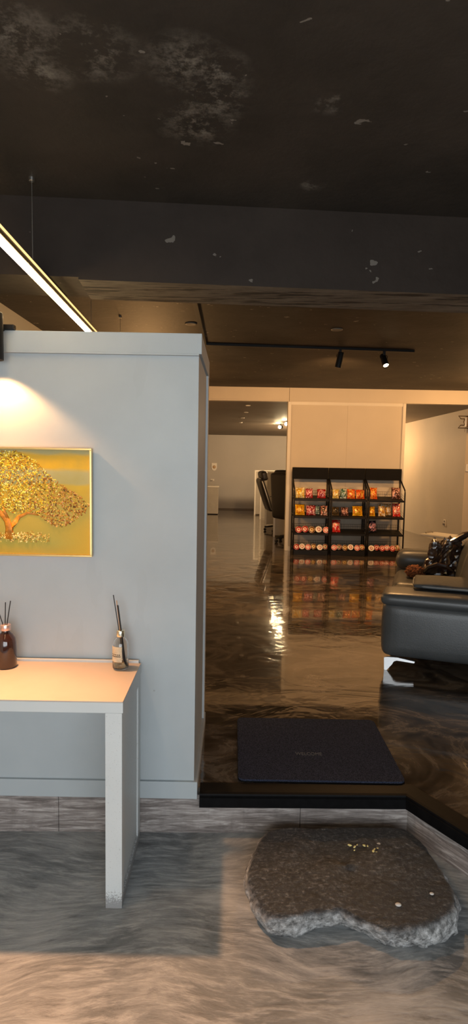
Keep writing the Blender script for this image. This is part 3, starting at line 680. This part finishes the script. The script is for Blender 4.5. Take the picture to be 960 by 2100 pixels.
# crumpled jacket
j_ = thing('jacket', 'crumpled glossy dark brown jacket heaped on the far sofa seat', 'jacket', sofa_pt(0.37, 1.44, 0.430), math.radians(-18.5))
bm = bmesh.new(); soft(bm, -0.15, 0.15, -0.15, 0.15, 0.0, 0.30, 0.05, 22)
for v_ in bm.verts:                                                  # crumpled into sharp diagonal folds
    p = v_.co.copy(); c = Vector((p.x, p.y, p.z - 0.13)); d = c.normalized()
    w1 = noise.noise(p * 5 + Vector((3, 1, 8))); u1 = (p.x * 0.8 + p.z * 1.0 + p.y * 0.4) * 9 + w1 * 2.2; u2 = (p.x * 1.0 - p.z * 0.7 - p.y * 0.6) * 7 + w1 * 1.6
    fold = abs((u1 % 1.0) * 2 - 1) * 0.034 + abs((u2 % 1.0) * 2 - 1) * 0.030 + w1 * 0.04
    k = min(1, max(0, p.z / 0.05)); c2 = p + d * (fold - 0.03) * k
    sl = 1 - 0.42 * max(0, p.z / 0.30) if p.x < 0 else 1.0             # the left side slopes down to the seat
    v_.co = Vector((c2.x * sl + 0.02, c2.y * (1 - 0.25 * p.z / 0.3), max(0.003, c2.z * (1.0 + 0.12 * (p.x > 0) * p.z / 0.3))))
obj('body', bm, M['jacket'], j_)
for pts, rs in (([(-0.13, -0.19, 0.03), (-0.09, -0.19, 0.09), (-0.02, -0.18, 0.12), (0.06, -0.18, 0.11), (0.12, -0.17, 0.07)], [0.012, 0.022, 0.026, 0.024, 0.012]),
                ([(0.05, -0.10, 0.29), (0.13, -0.06, 0.33), (0.20, -0.02, 0.37), (0.26, 0.0, 0.40)], [0.014, 0.03, 0.032, 0.014])):
    bm = bmesh.new(); tube(bm, pts, rs, 7)
    for v_ in bm.verts: v_.co += Vector((noise.noise(v_.co * 24), noise.noise(v_.co * 24 + Vector((5, 0, 0))), 0)) * 0.012
    obj('sleeve', bm, M['jacket'], j_)
bm = bmesh.new(); bmesh.ops.create_icosphere(bm, subdivisions=5, radius=1.0)
for v_ in bm.verts:
    p = v_.co.copy(); k = 1 + 0.35 * noise.noise(p * 5) + 0.25 * abs(noise.noise(p * 17))
    v_.co = Vector((-0.19 + p.x * 0.075 * k, -0.16 + p.y * 0.085 * k, max(0.003, 0.045 + p.z * 0.05 * k)))
obj('fur_trim', bm, M['fur'], j_, True)['label'] = 'rust brown fur trim'

# ------------------------------------------------------------------ white folding table at the right
dx, dy = 0.62, -0.785; ang = math.atan2(dy, dx)
f_ = thing('folding_table', 'narrow white folding table with curved tube legs behind the sofa', 'table', (2.385, 7.49, 0.2), ang)
WP = M['white_plastic']
bm = bmesh.new(); soft(bm, 0.0, 1.25, 0.0, 0.34, 0.492, 0.522, 0.014, 10); obj('tabletop', bm, WP, f_, True)
bm = bmesh.new(); tube(bm, [(0.05, 0.09, 0.524), (0.035, 0.10, 0.532), (0.035, 0.24, 0.532), (0.05, 0.25, 0.524)], 0.008, 8); obj('handle', bm, plain('grey_grip', (0.28, 0.25, 0.2), 0.6), f_, True)
for x in (0.20, 1.05):
    for y in (0.05, 0.29):
        bm = bmesh.new(); tube(bm, [(x, y, 0.49), (x, y, 0.44), (x - 0.01, y, 0.2), (x - 0.015, y, 0.012)], 0.014, 10); lathe(bm, [(0.017, 0), (0.018, 0.02), (0.014, 0.024)], 10, mat=Matrix.Translation((x - 0.015, y, 0)))
        obj('leg', bm, WP, f_, True)
    s = 1 if x < 0.6 else -1
    bm = bmesh.new(); tube(bm, [(x, 0.17, 0.30), (x + s * 0.02, 0.17, 0.40), (x + s * 0.06, 0.17, 0.455), (x + s * 0.12, 0.17, 0.475), (x + s * 0.34, 0.17, 0.478)], 0.010, 8)
    tube(bm, [(x - 0.008, 0.05, 0.30), (x - 0.008, 0.29, 0.30)], 0.009, 8); obj('brace', bm, WP, f_, True)

# ------------------------------------------------------------------ snack racks
BK = M['black_metal']; HB = plain('matte_black_board', (0.006, 0.0055, 0.005), 0.7, 0, 0.12, 0.2); UW = 0.5655; YF, YB = 8.815, 9.10; X0 = 0.892
SH = [0.838, 0.576, 0.320, 0.058]                                   # front heights of the four shelves above the raised floor
TILT = 0.055
def make_rack(x0, label):
    r_ = thing('snack_rack', label, 'snack rack', (x0, YB, 0.2), 0, 'three black snack racks in a row')
    obj('header_board', B(0.004, UW - 0.004, -0.03, -0.012, 1.145, 1.325, 0.003), HB, r_)
    for x in (0.014, UW - 0.014): bm = bmesh.new(); tube(bm, [(x, 0, 0.0), (x, 0, 1.322)], 0.0115, 8); obj('post', bm, BK, r_)
    for x in (0.014, UW - 0.014):
        bm = bmesh.new(); tube(bm, [(x, -0.285, 0.0), (x, -0.285, 0.5), (x, -0.283, 0.97), (x, -0.272, 1.005), (x, -0.02, 1.150)], 0.0115, 8)
        for z in SH: tube(bm, [(x, -0.285, z - 0.008), (x, 0, z + TILT - 0.008)], 0.006, 6)
        obj('side_frame', bm, BK, r_, True)
    for z in SH:
        bm = bmesh.new()
        q = [bm.verts.new(p) for p in ((0.026, -0.285, z - 0.012), (UW - 0.026, -0.285, z - 0.012), (UW - 0.026, -0.004, z + TILT - 0.012), (0.026, -0.004, z + TILT - 0.012), (0.026, -0.285, z), (UW - 0.026, -0.285, z), (UW - 0.026, -0.004, z + TILT), (0.026, -0.004, z + TILT))]
        for f in ((0, 3, 2, 1), (4, 5, 6, 7), (0, 1, 5, 4), (1, 2, 6, 5), (2, 3, 7, 6), (3, 0, 4, 7)): bm.faces.new([q[i] for i in f])
        box(bm, 0.026, UW - 0.026, -0.292, -0.286, z - 0.014, z + 0.014, 0.001)
        sh = obj('shelf', bm, BK, r_)
        bm = bmesh.new()
        for k in range(19):
            x = 0.03 + (UW - 0.06) * k / 18; tube(bm, [(x, -0.006, z + TILT), (x, -0.006, z + TILT + 0.075)], 0.0014, 4)
        for h in (0.037, 0.075):
            tube(bm, [(0.022, -0.28, z + h * 0.95), (0.022, -0.006, z + TILT + h), (UW - 0.022, -0.006, z + TILT + h), (UW - 0.022, -0.28, z + h * 0.95)], 0.002, 5)
        obj('basket_wire', bm, BK, sh)
    bm = bmesh.new(); box(bm, 0.026, UW - 0.026, -0.29, -0.28, 0.0, 0.045, 0.002); obj('kick_bar', bm, BK, r_)
    return r_
for i, lb in enumerate(('black wire snack rack beside the office aisle, left of the three joined racks', 'black wire snack rack between two others, middle of the three joined racks', 'black wire snack rack next to the sofa, right of the three joined racks')):
    make_rack(X0 + i * UW, lb)

def bag_mat(name, c1, c2, c3, c4, sc_=2.6):
    t = NT(name); v = t.coord('Generated')
    oi = t.n('ShaderNodeObjectInfo'); mv = t.n('ShaderNodeVectorMath', operation='MULTIPLY_ADD')
    cb = t.n('ShaderNodeCombineXYZ'); t.set(cb, 0, oi.outputs['Random']); t.set(cb, 2, oi.outputs['Random'])
    t.set(mv, 0, cb.outputs[0]); mv.inputs[1].default_value = (9, 1, 7); t.set(mv, 2, v)
    f = t.noise(mv.outputs[0], sc_, 3, 0.6, 0.8)
    c = t.ramp(f, [(0.0, c1), (0.46, c2), (0.56, c3), (0.66, c4)], 'CONSTANT')
    d = t.n('ShaderNodeVectorMath', operation='DISTANCE'); t.set(d, 0, v); d.inputs[1].default_value = (0.5, 0.0, 0.45)
    c = t.mix(t.math('MULTIPLY', t.math('GREATER_THAN', t.noise(mv.outputs[0], 5, 2), 0.52), t.math('LESS_THAN', d.outputs['Value'], 0.55)), c, lin(c3)[:3])
    t.base(c, 0.28, 0.15, 0.6); return t.m
BM = {'yellow_green': bag_mat('bag_yellow_green', 'd9c23a', 'efe6c0', 'e0a81c', '5a7a2a'), 'red': bag_mat('bag_red', 'b01818', '8c1010', 'e8a0a0', 'f0e0d0'),
      'orange': bag_mat('bag_orange', 'e05a18', 'c83c14', 'f0b040', 'f4dcb0'), 'yellow': bag_mat('bag_yellow', 'e8a810', 'f0c02a', 'c87810', 'f6e090'),
      'dark_red': bag_mat('bag_dark_red', '7a1010', 'a01414', 'e8b0b0', '300808'), 'white_pink': bag_mat('bag_white_pink', 'e8d8cc', 'd88878', '3a3a30', 'f0a83a'),
      'green_white': bag_mat('bag_green_white', '2e5a4a', 'dfe4d8', '3a6a58', 'e0dcc8'), 'brown': bag_mat('bag_brown', '4a3c22', '6a5430', '2a2418', 'a08858'),
      'brown_pink': bag_mat('bag_brown_pink', '40281c', '5a3424', 'd09a90', '301c14'), 'gold_white': bag_mat('bag_gold_white', 'c08a30', 'f4ecd8', 'd8a040', '8a5a1c'),
      'bright_red': bag_mat('bag_bright_red', 'd01c1c', 'e03020', 'f4c8b0', 'a81010'), 'black_pink': bag_mat('bag_black_pink', '1c1a20', '2a2430', 'e0a0a8', 'f0e8ec')}
bag_cache = {}
def bag_mesh(wd, ht_, key):
    k = (wd, ht_, key)
    bm = bmesh.new(); nu, nv = 16, 20; g = {}
    sd = Vector((wd * 97, ht_ * 53, len(key)))
    for side in (0, 1):
        for i in range(nu + 1):
            for j in range(nv + 1):
                u, v = 2 * i / nu - 1, 2 * j / nv - 1
                edge = i in (0, nu) or j in (0, nv)
                if edge and side: g[(side, i, j)] = g[(0, i, j)]; continue
                vv = max(-1, min(1, v / 0.88)); th = 0.032 * (1 - abs(u) ** 3.0) * max(0, 1 - abs(vv) ** 2.6)
                wr = noise.noise(Vector((u * 2.6, v * 3.4, side * 4)) + sd) * 0.008 * (1 - u * u) + 0.004 * math.sin(u * 18) * (abs(v) > 0.7) * (1 - u * u)
                th = max(0.0006, th + wr)
                xw = wd / 2 * (0.94 + 0.06 * abs(v) ** 3); p = Vector((u * xw, (-th if side == 0 else th) if not edge else 0.003 * math.sin(u * 16), (v + 1) / 2 * ht_))
                p.z += 0.006 * noise.noise(Vector((u * 2, 0, 0)) + sd) * (v > 0.6)
                g[(side, i, j)] = bm.verts.new(p)
        for i in range(nu):
            for j in range(nv):
                q = [g[(side, i, j)], g[(side, i + 1, j)], g[(side, i + 1, j + 1)], g[(side, i, j + 1)]]
                bm.faces.new(q if side == 0 else q[::-1])
    return bm
def shelf_z(s, dyf):     # height of a shelf's upper face, dyf metres behind its front edge
    return 0.2 + SH[s] + TILT * dyf / 0.285
def snack_bag(x, wd, ht_, s, key, label, dyf=0.085, lean=-14, rollz=0):
    bm = bag_mesh(wd, ht_, key)
    o = obj('snack_bag', bm, BM[key], None, True)
    o.rotation_euler = (math.radians(lean), math.radians(rollz), 0)
    z = shelf_z(s, dyf) + 0.001
    o.location = (x, YF + dyf, z + 0.0045 + abs(math.sin(math.radians(rollz))) * wd / 2)
    return tag(o, label, 'snack bag', 'snack bags on the racks')
bags = [
 (1.005, 0.142, 0.163, 0, 'yellow_green', 'yellow and green snack bag at the left end of the left rack top shelf'),
 (1.142, 0.114, 0.146, 0, 'red', 'red snack bag in the middle of the left rack top shelf'),
 (1.329, 0.134, 0.139, 0, 'red', 'red snack bag at the right end of the left rack top shelf'),
 (1.545, 0.104, 0.139, 0, 'yellow_green', 'yellow and white snack bag at the left end of the middle rack top shelf'),
 (1.662, 0.100, 0.155, 0, 'green_white', 'green and white snack bag second from left on the middle rack top shelf'),
 (1.783, 0.125, 0.149, 0, 'orange', 'orange and yellow snack bag second from right on the middle rack top shelf'),
 (1.922, 0.135, 0.143, 0, 'orange', 'orange snack bag at the right end of the middle rack top shelf'),
 (2.125, 0.114, 0.178, 0, 'orange', 'red orange snack bag at the left end of the right rack top shelf'),
 (2.470, 0.145, 0.184, 0, 'brown_pink', 'brown and pink snack bag at the right end of the right rack top shelf'),
 (1.008, 0.150, 0.166, 1, 'yellow', 'yellow snack bag at the left end of the left rack second shelf'),
 (1.176, 0.150, 0.152, 1, 'dark_red', 'dark red snack bag in the middle of the left rack second shelf'),
 (1.280, 0.075, 0.140, 1, 'green_white', 'narrow green snack bag between the dark red and the pink bag'),
 (1.378, 0.106, 0.153, 1, 'white_pink', 'white and pink snack bag at the right end of the left rack second shelf'),
 (1.552, 0.112, 0.132, 1, 'brown', 'dull brown snack bag at the left end of the middle rack second shelf'),
 (1.695, 0.118, 0.130, 1, 'brown_pink', 'dark brown and pink snack bag in the middle rack second shelf centre'),
 (1.890, 0.160, 0.155, 1, 'yellow', 'yellow snack bag at the right end of the middle rack second shelf'),
 (2.112, 0.095, 0.150, 1, 'yellow', 'amber snack bag at the left end of the right rack second shelf'),
 (2.262, 0.110, 0.192, 1, 'gold_white', 'gold and silvery white snack bag on the right rack second shelf'),
 (2.372, 0.105, 0.178, 1, 'gold_white', 'golden snack bag leaning beside the bright red bag'),
 (2.487, 0.120, 0.204, 1, 'bright_red', 'tall bright red snack bag at the right end of the right rack second shelf'),
 (1.572, 0.128, 0.190, 2, 'bright_red', 'red snack bag standing alone on the middle rack third shelf'),
 (2.135, 0.135, 0.178, 2, 'black_pink', 'black and pink snack bag alone on the right rack third shelf')]
for i, b in enumerate(bags):
    snack_bag(*b, dyf=0.095 if i not in (11, 18) else 0.155, lean=-14, rollz=0 if b[4] != 'black_pink' else -7)

def lid_mat(name, c1, c2, c3):
    t = NT(name); v = t.coord(); d = t.n('ShaderNodeVectorMath', operation='MULTIPLY'); t.set(d, 0, v); d.inputs[1].default_value = (1, 0, 1)
    l = t.n('ShaderNodeVectorMath', operation='LENGTH'); t.set(l, 0, d.outputs[0])
    rr = t.math('ADD', t.math('MULTIPLY', l.outputs['Value'], 17.0), t.math('MULTIPLY', t.math('SUBTRACT', t.noise(v, 34, 2), 0.5), 0.55))
    t.base(t.ramp(rr, [(0.0, c1), (0.30, c2), (0.52, c3), (0.80, c1), (0.93, 'e6dccb')], 'CONSTANT'), 0.35, 0, 0.5); return t.m
LM = [lid_mat('lid_red', 'c83028', 'f0d8c8', '9a1c1c'), lid_mat('lid_pink', 'e0a098', 'f2e4d8', 'c85048'), lid_mat('lid_white', 'ece0cc', 'b8442c', 'f4ecdc'),
      lid_mat('lid_brown', '8a5a28', 'e8c880', '5a3818'), lid_mat('lid_grey', '6a6248', 'c8bc9a', '8c3a2c'), lid_mat('lid_gold', 'b88a3a', 'ecdcb0', '8a3020')]
CUPB = plain('cup_paper', (0.55, 0.46, 0.38), 0.5)
def cup_mesh():
    bm = bmesh.new(); lathe(bm, [(0.001, 0.072), (0.040, 0.072), (0.041, 0.070), (0.0535, 0.004), (0.055, 0.002), (0.055, 0.0)], 28, 'Y')
    l = bmesh.new(); lathe(l, [(0.001, -0.0022), (0.054, -0.0022), (0.0570, -0.0008), (0.0570, 0.0012), (0.055, 0.0018), (0.001, 0.0)], 28, 'Y')
    return bm, l
cups = []
b0, l0 = cup_mesh()
proto = obj('noodle_cup', b0, CUPB, None, True); plid = obj('lid', l0, LM[0], proto, True)
lidme = {}
for i, m in enumerate(LM):
    me = plid.data.copy(); me.materials.clear(); me.materials.append(m); lidme[i] = me
CN = ['red', 'pink', 'white', 'brown', 'grey', 'gold']
ordw = ['leftmost', 'second from left', 'third from left', 'fourth from left', 'fifth from left', 'rightmost']
rows = [(3, 'left rack bottom shelf', [(0.965, 0), (1.052, 2), (1.140, 1), (1.228, 3), (1.322, 2), (1.408, 4)]),
        (2, 'left rack third shelf', [(0.990, 0), (1.090, 0), (1.190, 3), (1.300, 2), (1.410, 1)]),
        (3, 'middle rack bottom shelf', [(1.540, 1), (1.622, 4), (1.706, 3), (1.798, 2), (1.892, 1), (1.968, 5)]),
        (3, 'right rack bottom shelf', [(2.108, 2), (2.194, 0), (2.276, 0), (2.352, 1), (2.430, 0), (2.505, 5)])]
first = True
for s, where, items in rows:
    n = len(items)
    for k, (x, m) in enumerate(items):
        if first: c = proto; l = plid; first = False
        else:
            c = proto.copy(); COL.objects.link(c); l = plid.copy(); COL.objects.link(l); l.parent = c
        l.data = lidme[m]; sz = 0.80 if n == 6 else 0.90
        back = (k % 2) * 0.030
        a = math.radians(-24)
        c.rotation_euler = (a, 0, 0); c.scale = (sz, sz, sz)
        dyf = 0.045 + back
        c.location = (x, YF + dyf, shelf_z(s, dyf) + 0.0565 * sz * math.cos(a) + 0.006)
        w_ = ordw[k] if k < n - 1 else 'rightmost'
        tag(c, 'round noodle cup with %s lid on the %s, %s' % (CN[m], where, w_), 'noodle cup', 'noodle cups lying on the racks')

# ------------------------------------------------------------------ offices behind: screens, chairs, cabinet
def screen(x0, x1, y, h, label, rot=0):
    o = thing('cubicle_screen', label, 'office screen', (x0, y, 0.2), rot, 'office cubicle screens along the aisle')
    obj('panel', B(0.03, x1 - x0, -0.02, 0.02, 0.03, h - 0.03), M['cube_panel'], o)
    bm = bmesh.new(); box(bm, 0, 0.035, -0.028, 0.028, 0.0, h, 0.004); obj('end_post', bm, M['cube_trim'], o)
    bm = bmesh.new(); box(bm, 0.035, x1 - x0, -0.028, 0.028, h - 0.035, h, 0.004); obj('top_rail', bm, M['cube_trim'], o)
    return o
screen(0.735, 2.5, 10.86, 1.19, 'nearest cream cubicle screen behind the black high-back chair')
screen(0.672, 2.5, 12.70, 1.19, 'second cream cubicle screen down the aisle, behind the tilted chair')
screen(0.612, 2.5, 14.05, 1.17, 'third cream cubicle screen down the aisle')
screen(0.515, 2.5, 15.1, 1.16, 'farthest cubicle screen in front of the far wall')
tag(obj('black_box', B(0.885, 0.99, 10.83, 10.89, 1.3905, 1.43, 0.004), M['black_metal']), 'small black box on top of the nearest cubicle screen', 'box')
def office_chair(loc, rz, label, tilt, back_w, rim, bh=0.62):
    o = thing('office_chair', label, 'office chair', loc, rz, 'office chairs along the aisle')
    OB = M['office_black']
    obj('seat', SOFT(-0.24, 0.26, -0.25, 0.25, 0.43, 0.53, 0.045, 12, (0, 0, 0.015)), OB, o, True)
    T = Matrix.Translation((-0.22, 0, 0.47)) @ Matrix.Rotation(math.radians(-tilt), 4, 'Y')
    bm = bmesh.new(); soft(bm, -0.05, 0.045, -back_w / 2, back_w / 2, -0.05, bh, 0.045, 14, (0.02, 0, 0.01), mat=T)
    b_ = obj('backrest', bm, OB, o, True)
    if rim:
        bm = bmesh.new(); h = back_w / 2 + 0.002
        tube(bm, [T @ Vector(p) for p in ((-0.01, -h, -0.02), (-0.01, -h - 0.004, 0.3), (-0.01, -h, 0.56), (-0.01, -h * 0.8, 0.625), (-0.01, 0, 0.635), (-0.01, h * 0.8, 0.625), (-0.01, h, 0.56), (-0.01, h + 0.004, 0.3), (-0.01, h, -0.02))], 0.009, 8)
        obj('rim', bm, M['chrome'], b_, True)['label'] = 'silver edge rim'
    bm = bmesh.new(); soft(bm, -0.06 if not rim else -0.05, (0.055 if not rim else 0.075), -back_w * (0.44 if rim else 0.515), back_w * 0.44, (0.56 if rim else bh - 0.045), (0.74 if rim else bh + 0.035), (0.045 if rim else 0.038), 12, (0.015, 0, 0.01), mat=T @ Matrix.Translation((0, 0, 0.01)) @ Matrix.Rotation(math.radians(6), 4, 'Y')); obj('headrest', bm, OB, o, True)
    for s in (-1, 1):
        bm = bmesh.new(); tube(bm, [(-0.16, s * 0.27, 0.47), (-0.18, s * 0.30, 0.66), (-0.10, s * 0.30, 0.69), (0.16, s * 0.30, 0.69)], 0.017, 8); obj('armrest', bm, OB, o, True)
    bm = bmesh.new(); tube(bm, [(0, 0, 0.09), (0, 0, 0.26)], 0.03, 12); tube(bm, [(0, 0, 0.26), (0, 0, 0.435)], 0.02, 12); obj('gas_lift', bm, M['black_metal'], o, True)
    for k in range(5):
        a = 2 * PI * k / 5 + 0.3; c, s = math.cos(a), math.sin(a)
        bm = bmesh.new(); tube(bm, [(c * 0.02, s * 0.02, 0.115), (c * 0.30, s * 0.30, 0.075)], [0.024, 0.014], 8); lg = obj('leg', bm, M['black_metal'], o, True)
        bm = bmesh.new(); lathe(bm, [(0.001, -0.018), (0.026, -0.018), (0.028, -0.01), (0.028, 0.01), (0.026, 0.018), (0.001, 0.018)], 14, 'Y', mat=Matrix.Translation((c * 0.29, s * 0.29, 0.0285)) @ Matrix.Rotation(a, 4, 'Z')); obj('caster', bm, M['black_metal'], lg, True)
    return o
office_chair((1.02, 10.20, 0.2), math.radians(38), 'black high-back office chair turned away, nearest beside the cream panel', 5, 0.50, False, 0.74)
office_chair((0.92, 11.75, 0.2), math.radians(8), 'black office chair with silver rim tilted back in the aisle', 19, 0.50, True)
c_ = thing('low_cabinet', 'low cream cabinet at the far end beside the partition edge', 'cabinet', (-0.75, 15.3, 0.2))
obj('body', B(-0.35, 0.33, -0.22, 0.22, 0.02, 0.70, 0.004), M['cube_panel'], c_); obj('top', B(-0.36, 0.345, -0.23, 0.23, 0.701, 0.73, 0.004), M['cube_trim'], c_)
obj('plinth', B(-0.34, 0.32, -0.20, 0.20, 0.0, 0.019), M['black_metal'], c_)
bm = bmesh.new(); A = [(-0.075, 0.11), (0.075, 0.11), (0.075, -0.03), (0.05, -0.085), (0.0, -0.11), (-0.05, -0.085), (-0.075, -0.03)]
va = [bm.verts.new((x, -0.012, z)) for x, z in A]; vb = [bm.verts.new((x, 0.0, z)) for x, z in A]; bm.faces.new(va); bm.faces.new(vb[::-1])
for i in range(7): bm.faces.new((va[i], vb[i], vb[(i + 1) % 7], va[(i + 1) % 7]))
o = tag(obj('wall_plaque', bm, M['white_plastic'], None, False, (-0.585, 16.698, 1.405)), 'small cream shield-shaped plaque on the far wall', 'plaque')
bm = bmesh.new(); lathe(bm, [(0.001, -0.026), (0.03, -0.024), (0.045, -0.0125), (0.001, -0.0125)], 14, 'Y'); obj('emblem', bm, plain('tan_emblem', (0.45, 0.30, 0.16), 0.5), o, True)
o = thing('coat_hook', 'small white hook on the far wall below the plaque', 'hook', (-0.63, 16.698, 1.03))
obj('plate', B(-0.05, 0.05, -0.012, -0.001, -0.02, 0.03, 0.002), M['white_plastic'], o)
bm = bmesh.new(); tube(bm, [(0, -0.012, 0), (0, -0.06, -0.01), (0.01, -0.075, 0.02)], 0.010, 8); obj('peg', bm, M['white_plastic'], o, True)
# spotlights on the office ceiling
def officez(y): return 2.555 - (y - 9.3) * 0.25 / 7.6
for (x, y, lb) in ((1.00, 13.1, 'glowing spotlight on the office ceiling, nearer the aisle'), (1.08, 12.35, 'glowing spotlight on the office ceiling, half hidden by the cream panel')):
    z = officez(y) - 0.002
    o = thing('ceiling_spotlight', lb, 'spotlight', (x, y, z), 0, 'office ceiling spotlights')
    bm = bmesh.new(); box(bm, -0.015, 0.015, -0.015, 0.015, -0.03, 0.0); lathe(bm, [(0.001, 0.05), (0.03, 0.05), (0.034, 0.0), (0.030, 0.0)], 16, 'X', mat=Matrix.Translation((0.0, 0, -0.065))); obj('lamp_head', bm, M['black_metal'], o)
    bm = bmesh.new(); bmesh.ops.create_icosphere(bm, subdivisions=3, radius=0.036, matrix=Matrix.Translation((-0.02, -0.02, -0.068))); obj('bulb', bm, emit('office_glow', (1.0, 0.80, 0.45), 26), o, True)
    light('office_spot', 'POINT', (x - 0.07, y - 0.06, z - 0.085), 7, (1.0, 0.76, 0.42), shadow_soft_size=0.03)
for (x, y) in ((0.205, 9.90), (0.19, 10.9), (0.14, 11.9), (0.11, 12.9)):
    bm = bmesh.new(); lathe(bm, [(0.001, -0.016), (0.035, -0.014), (0.045, -0.002), (0.001, -0.002)], 18)
    w_ = {9.90: 'nearest the fascia', 10.9: 'second from the fascia', 11.9: 'third from the fascia', 12.9: 'farthest from the fascia'}[y]
    tag(obj('ceiling_detector', bm, M['white_plastic'], None, True, (x, y, officez(y))), 'small pale round detector on the office ceiling, ' + w_, 'detector', 'ceiling detectors over the office aisle')

# ------------------------------------------------------------------ right-hand annex: socket, box, hanging wire lamp
wdir = Vector((3.16 - 3.87, 16.7 - 9.88, 0)).normalized(); wang = math.atan2(wdir.y, wdir.x)
o = thing('wall_socket', 'small wall socket low on the annex wall above the folding table', 'socket', (3.806, 10.5, 0.555), wang)
obj('plate', B(-0.04, 0.04, 0.0005, 0.010, -0.06, 0.06, 0.003), M['cream_trim'], o)
bm = bmesh.new(); box(bm, -0.02, 0.02, 0.010, 0.012, 0.008, 0.042); box(bm, -0.025, 0.02, 0.010, 0.034, -0.045, -0.006, 0.004); obj('plug', bm, plain('grey_plug', (0.12, 0.10, 0.08), 0.5), o)
o = thing('control_box', 'small white control box on the annex wall at the right edge', 'box', (3.99, 9.88, 1.555))
obj('case', B(-0.11, 0.11, -0.035, -0.0005, -0.06, 0.06, 0.005), M['white_plastic'], o); obj('cover', B(-0.095, 0.095, -0.040, -0.0352, -0.045, 0.045, 0.002), M['cream_trim'], o)
o = thing('wire_frame_lamp', 'dark wire-framed lamp hanging under the ceiling at the right edge', 'lamp', (3.72, 9.5, 2.385))
bz = plain('bronze_wire', (0.075, 0.05, 0.03), 0.45, 0.5)
bm = bmesh.new()
for z in (0.0, -0.19):
    s = -1 if z == 0 else 1
    tube(bm, [(0.02, 0, z), (-0.14, 0, z), (-0.10, 0, z + s * 0.045), (-0.04, 0, z + s * 0.045)], 0.008, 6)
for y in (-0.05, 0.05): tube(bm, [(0.28, y, 0.0), (0.0, y, 0.0), (0.0, y, -0.19), (0.28, y, -0.19)], 0.007, 6)
tube(bm, [(-0.04, 0, -0.045), (-0.055, 0, -0.095), (-0.04, 0, -0.145)], 0.007, 6); tube(bm, [(-0.03, 0, -0.19), (-0.03, 0, -0.25)], 0.004, 6)
obj('wire_frame', bm, bz, o)
obj('housing', B(-0.02, 0.27, -0.04, 0.04, -0.17, -0.012, 0.006), bz, o)
bm = bmesh.new(); box(bm, 0.045, 0.075, -0.047, -0.041, -0.155, -0.085, 0.003); box(bm, 0.13, 0.22, -0.047, -0.041, -0.150, -0.06, 0.003); obj('tube_light', bm, emit('tube_glow', (1.0, 0.86, 0.66), 1.2), o)
bm = bmesh.new(); tube(bm, [(0.12, 0, -0.01), (0.12, 0, officez(9.5) - 2.385)], 0.008, 6); obj('hanging_rod', bm, bz, o)
